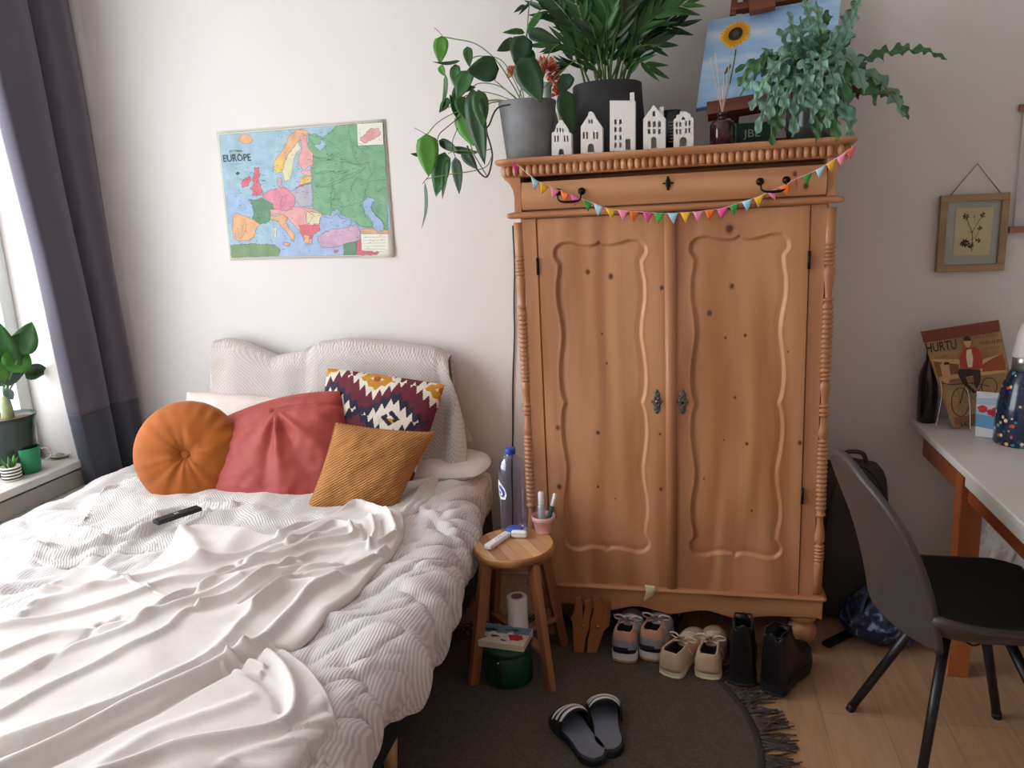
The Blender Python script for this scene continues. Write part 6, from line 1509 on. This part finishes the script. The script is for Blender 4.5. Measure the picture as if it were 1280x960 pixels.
for a, b, w, m, tw_ in BL:
    A_ = P(*a, x=pcx+.02+random.uniform(-.02,.03)); B_ = P(*b, x=pcx+.03); wm = w/FOC*(A_-CAMP).dot(CF)
    build('leaf_stalk', MB().tube(catmull([HT, HT.lerp(A_, .5)+Vector((0,0,.01)), A_], 4), .005, 6), M('grey_green_stalk','7d9a78',.5), bp0, world=True)
    part_leaf('leaf', bp0, m, A_, B_, wm, nrm=(1,-.9,.2), cup=.35, droop=-.05, twist=tw_)
def onsill(px, py, h=0): return P(px, py, z=SLZ+h)
q = onsill(31, 594); mr = 16/FOC*(q-CAMP).dot(CF); mq = Vector((q.x-.02, q.y+mr*.8, SLZ)); mh = P(31,563,y=mq.y).z-SLZ; mh = .115
mg = emp('green_mug', mq, 'bright green enamel mug with wire handle used as a planter on the sill', 'mug')
build('body', MB().lathe([(mr*.84,0),(mr*.88,.003),(mr,mh-.002),(mr*.98,mh),(mr*.94,mh-.004),(mr*.9,mh-.02),(.001,mh-.02)], (0,0,0), 36), M('green_enamel','1f7a4f',.35,var=.05), mg)
build('soil', MB().lathe([(mr*.92,mh-.019),(.001,mh-.012)], (0,0,0), 20, cap=False), m_soil, mg)
build('handle', MB().tube(catmull([(mr*.7,mr*.7,mh*.85),(mr*1.1,mr*1.1,mh*.80),(mr*1.15,mr*1.15,mh*.5),(mr*.75,mr*.75,mh*.35)], 6), .0028, 8), m_chr, mg)
build('shoot', MB().tube(catmull([(0,0,mh-.015),(-.01,.0,mh+.05),(-.03,.005,mh+.13)], 5), .003, 6), m_stem, mg)
q = onsill(10, 603); q = Vector((q.x-.01, q.y+.035, SLZ)); sr_ = .040
mp_ = emp('striped_pot', q, 'tiny black and white striped pot with a succulent on the sill', 'plant pot')
build('pot', MB().lathe([(sr_*.85,0),(sr_*.95,.004),(sr_,.062),(sr_*.93,.062),(sr_*.9,.052),(.001,.052)], (0,0,0), 30), M('cream_glaze','e4ddd2',.4,var=.02), mp_)
for k in range(4): build('stripe', MB().lathe([(sr_*(.955+.012*k),.008+k*.0135),(sr_*(.962+.012*k)+.0006,.009+k*.0135),(sr_*(.966+.012*k)+.0006,.0145+k*.0135),(sr_*(.962+.012*k),.0155+k*.0135)], (0,0,0), 30, cap=False), M('black_stripe','2a2622',.5), mp_)
for k in range(9):
    a = k*2.4; L = random.uniform(.035,.06); A_ = q+Vector((.008*math.cos(a),.008*math.sin(a),.052)); B_ = A_+Vector((L*.6*math.cos(a), L*.6*math.sin(a), L)); part_leaf('leaf', mp_, g_mid if k % 2 else g_light, A_, B_, .016, nrm=(math.cos(a), math.sin(a), .1), cup=.5)
q = onsill(71, 573); dh_ = emp('small_dish', (q.x, q.y+.02, SLZ), 'small pale stone dish at the curtain end of the sill', 'dish')
build('bowl', MB().lathe([(.020,0),(.035,.003),(.050,.016),(.048,.018),(.033,.008),(.001,.006)], (0,0,0), 30, sx=1.2), M('pale_stone_dish','b5ab9c',.5,var=.2,vscale=30), dh_)
build('pebble', MB().ball((.006,-.004,.013), .018, 8, (1.3,.9,.5)), M('green_grey_pebble','7d8270',.6,var=.3,vscale=40), dh_)
q = onsill(50, 578); gl = emp('drinking_glass', (q.x-.05, q.y+.05, SLZ), 'small clear glass tumbler behind the green mug', 'glass')
build('body', MB().lathe([(.026,0),(.028,.003),(.033,.10),(.031,.10),(.027,.006),(.001,.006)], (0,0,0), 30), m_glass, gl)
# ================================================================== MAP OF EUROPE
MO = (240, 130, 4.5714)
def mp2(l, k=0): return [P(MO[0]+x/MO[2], MO[1]+y/MO[2], y=-.0062-.00005*k) for x, y in l]
wm = emp('wall_map', (-1.69, -.005, 1.52), 'old coloured map of Europe pinned to the white wall over the bed', 'map')
pc4 = mp2([(133,158),(1102,86),(1158,874),(216,893)])
def MQ(u, v): return (pc4[0]*(1-u)+pc4[1]*u)*(1-v)+(pc4[3]*(1-u)+pc4[2]*u)*v
o = build('paper', MB().grid(lambda u, v: MQ(u, v)+Vector((0, .0015+.0008*math.sin(u*7+v*4)+(-.006*(u*v)**8), 0)), 20, 16), M('map_paper','d9d6c8',.75,var=.03), wm, world=True); solid(o, .0008)
mcols = [('sea','a3bfce'),('sea_deep','a3b9d8'),('green','7fae86'),('olive','7f9a70'),('dark_green','6c9474'),('pink','dc8f9c'),('red','d5707a'),('orange','e3ae84'),('cream','dcd3b0'),('yellow','e0bf6c'),('violet','cba9be'),('grey','b3b3bd'),('ink','41504f'),('paper','dedbd2'),('rose','e0a5a0')]
mi_ = {n: i for i, (n, c) in enumerate(mcols)}
mmats = [M('map_'+n, [int(c[i:i+2], 16)/255*.92 for i in (0, 2, 4)], .7, var=.14, vscale=22) for n, c in mcols]
mb = MB(); NRM = Vector((0,-1,0)); random.seed(9)
def rough(l, step=9, amp=3.2):
    out = []
    for i in range(len(l)):
        a, b = l[i], l[(i+1) % len(l)]; d = math.hypot(b[0]-a[0], b[1]-a[1]); n = max(1, int(d/step))
        for k in range(n):
            t = k/n; out.append((a[0]+(b[0]-a[0])*t+random.uniform(-amp, amp)*(k > 0), a[1]+(b[1]-a[1])*t+random.uniform(-amp, amp)*(k > 0)))
    return out
lay = [2]
def land(l, c, outline=True, rough_=True, step=7, amp=4.0):
    lay[0] += 1; r = rough(l, step, amp) if rough_ else l
    mb.cur = mi_[c]; q = mp2(r, lay[0])
    # triangulate the outline properly
    from mathutils.geometry import tessellate_polygon
    tris = tessellate_polygon([[Vector((p.x, p.z, 0)) for p in q]])
    mb.add(q, [tuple(t) for t in tris], False)
    if outline: mb.cur = mi_['ink']; mb.ribbon([Vector((p.x, p.y-.00002, p.z)) for p in q], .0011, NRM, closed=True)
land([(152,178),(1088,102),(1140,858),(224,878)], 'sea', True, False)
land([(560,640),(1130,600),(1140,858),(500,868),(480,700)], 'sea_deep', False, False)
land([(205,470),(330,560),(345,640),(236,622),(218,700)], 'sea_deep', False)
land([(265,205),(280,178),(305,172),(335,185),(347,205),(335,222),(310,228),(285,220)], 'orange')
land([(665,165),(700,185),(695,240),(735,268),(770,235),(745,195),(770,178),(800,150),(830,122),(945,114),(1092,102),(1122,722),(1095,715),(960,700),(930,672),(900,650),(850,632),(835,600),(800,612),(790,640),(735,625),(690,590),(690,450),(680,370),(690,300),(665,240)], 'green')
land([(895,118),(905,200),(925,300),(960,360),(1000,330),(1030,400),(990,440),(940,420),(910,480),(930,540),(975,560),(1010,440),(1110,430),(1092,102),(945,114)], 'green', True)
land([(870,590),(960,560),(990,640),(1040,700),(960,700),(900,652),(845,628)], 'green', True)
land([(465,340),(480,310),(520,260),(560,180),(600,145),(655,150),(665,185),(640,175),(600,225),(560,270),(540,310),(525,385),(495,395),(468,370)], 'orange')
land([(468,345),(482,318),(520,295),(535,330),(522,388),(492,392),(470,372)], 'yellow', False)
land([(540,300),(570,260),(605,215),(625,250),(585,300),(575,370),(560,432),(530,440),(515,390),(532,330)], 'cream')
land([(612,185),(655,180),(660,240),(692,290),(692,345),(640,375),(608,350),(612,300),(628,245)], 'rose')
land([(663,175),(700,170),(740,190),(735,225),(700,235),(680,215)], 'green')
land([(622,385),(675,375),(682,412),(640,410)], 'rose'); land([(615,420),(680,412),(684,450),(620,462)], 'yellow'); land([(590,480),(625,460),(660,462),(655,490),(610,500)], 'red')
land([(355,360),(385,362),(380,395),(395,400),(378,430),(392,470),(405,500),(395,520),(340,525),(350,500),(330,480),(355,460),(345,430),(355,400)], 'red')
land([(300,425),(325,415),(338,435),(325,465),(290,478),(280,455)], 'red')
land([(485,425),(510,420),(516,465),(490,470)], 'violet')
land([(560,500),(620,472),(682,450),(690,540),(682,585),(620,588),(585,545)], 'grey')
land([(400,520),(450,490),(480,482),(520,470),(562,500),(590,540),(582,592),(540,612),(500,607),(470,600),(455,570),(425,545)], 'pink')
land([(322,545),(350,550),(375,545),(405,538),(430,560),(462,572),(464,600),(447,627),(452,660),(425,680),(387,687),(345,665),(352,612),(345,580)], 'dark_green')
land([(240,625),(300,640),(345,660),(392,686),(362,722),(357,752),(332,780),(265,782),(235,760),(230,700)], 'orange')
land([(448,600),(500,603),(540,612),(582,585),(640,588),(700,600),(742,630),(727,672),(732,722),(692,742),(682,800),(650,802),(640,772),(612,722),(572,682),(545,650),(500,625),(447,636)], 'rose')
land([(610,690),(650,690),(725,692),(732,722),(692,742),(680,770),(640,772),(625,740)], 'red')
land([(655,612),(742,628),(727,682),(680,692),(652,672)], 'cream')
land([(450,640),(482,640),(520,630),(545,657),(532,672),(557,712),(587,747),(580,792),(565,772),(545,737),(510,702),(490,672),(457,667)], 'orange')
land([(470,708),(482,706),(482,768),(468,770)], 'cream'); land([(520,790),(560,798),(555,812),(525,805)], 'orange'); land([(640,750),(672,752),(668,800),(645,795)], 'orange')
land([(722,755),(800,712),(942,690),(966,740),(950,782),(880,800),(800,822),(740,817),(718,782)], 'violet')
land([(222,808),(330,797),(470,805),(502,830),(492,866),(224,876)], 'olive')
land([(868,800),(942,785),(935,862),(865,864)], 'dark_green'); land([(944,782),(968,770),(975,840),(1130,850),(1134,862),(940,864)], 'red')
land([(968,712),(1120,718),(1122,742),(966,742)], 'orange')
land([(975,560),(1000,532),(1045,545),(1020,590),(1045,630),(1087,670),(1100,715),(1062,735),(1030,700),(1035,672),(985,622)], 'sea_deep')
land([(738,640),(790,655),(830,622),(850,650),(912,667),(905,700),(850,712),(790,717),(735,742),(728,690)], 'sea_deep')
land([(810,838),(835,832),(838,845),(815,852)], 'red')
lay[0] += 1
land([(942,114),(1089,104),(1094,232),(948,238)], 'paper', True, False); land([(960,200),(985,175),(1020,140),(1070,140),(1078,175),(1040,200),(985,225)], 'rose')
land([(965,742),(1120,742),(1124,845),(970,838)], 'paper', True, False)
mb.cur = mi_['ink']; K_ = lay[0]+2
for l in ([(690,300),(760,330),(820,300),(900,330),(960,350)],[(730,480),(800,465),(860,440),(930,410),(1000,360)],[(740,180),(780,300),(860,270)],[(700,400),(780,380),(840,400),(900,380)],[(760,560),(830,540),(870,590)],[(905,210),(960,260),(1020,250)],[(800,450),(815,520),(790,600)],[(640,600),(700,640),(660,690)],[(520,500),(540,560),(500,600)],[(300,660),(310,720),(280,770)],[(380,580),(400,620),(380,670)],[(255,418),(300,440)],[(400,402),(425,412)],[(380,430),(425,442)]):
    mb.ribbon(mp2(rough(l, 14, 5), K_), .0010, NRM)
for k in range(330):
    x, y = random.uniform(240,1090), random.uniform(130,850)
    if x < 640 and y < 340 and not 480 < x: continue
    mb.ribbon(mp2([(x, y), (x+random.uniform(5,16), y-random.uniform(0,3))], K_), .0014, NRM)
for k in range(5): mb.ribbon(mp2([(980,762+k*17),(1105,760+k*17)], K_), .0009, NRM)
for l in ([(143,168),(1094,93),(1149,866),(220,886)],): mb.ribbon(mp2(l, 0), .0012, NRM, closed=True)
a_, b_m = mp2([(180,332)], K_)[0], mp2([(340,325)], K_)[0]; X_ = (b_m-a_).normalized(); Yv = Vector((0,0,1)); u_ = (b_m-a_).length/160
text_into(mb, 'EUROPE', a_, X_, Yv, 36*u_, 158*u_, bold=.012)
text_into(mb, 'PICTORIAL', mp2([(215,278)], K_)[0], X_, Yv, 12*u_, 74*u_); text_into(mb, 'MAP OF', mp2([(224,292)], K_)[0], X_, Yv, 7*u_, 52*u_)
mb.ribbon(mp2([(212,344),(292,340)], K_), .0011, NRM)
mb.poly(mp2([(248,396),(262,386),(274,396),(260,406)], K_))
build('map_print', mb, mmats, wm, world=True)
# ================================================================== LIGHT
w = bpy.data.worlds.new('sky'); S.world = w; w.use_nodes = True
bg = w.node_tree.nodes['Background']; bg.inputs[0].default_value = (.90, .95, 1.0, 1); bg.inputs[1].default_value = 12
pl = bpy.data.lights.new('window_daylight', 'AREA'); pl.shape = 'RECTANGLE'; pl.size = WY1-WY0; pl.size_y = WZ1-WZ0
pl.cycles.is_portal = True
po = link(bpy.data.objects.new('window_daylight', pl)); po.location = (LX-WT-.02, (WY0+WY1)/2, (WZ0+WZ1)/2); po.rotation_euler = (0, -PI/2, 0)
S.view_settings.view_transform = 'Standard'; S.view_settings.look = 'None'; S.view_settings.gamma = 1; S.view_settings.exposure = -.70
try: S.view_settings.use_curve_mapping = False
except Exception: pass
S.cycles.max_bounces = 10; S.cycles.diffuse_bounces = 6; S.cycles.transparent_max_bounces = 12; S.cycles.use_denoising = True
S.cycles.sample_clamp_indirect = 6
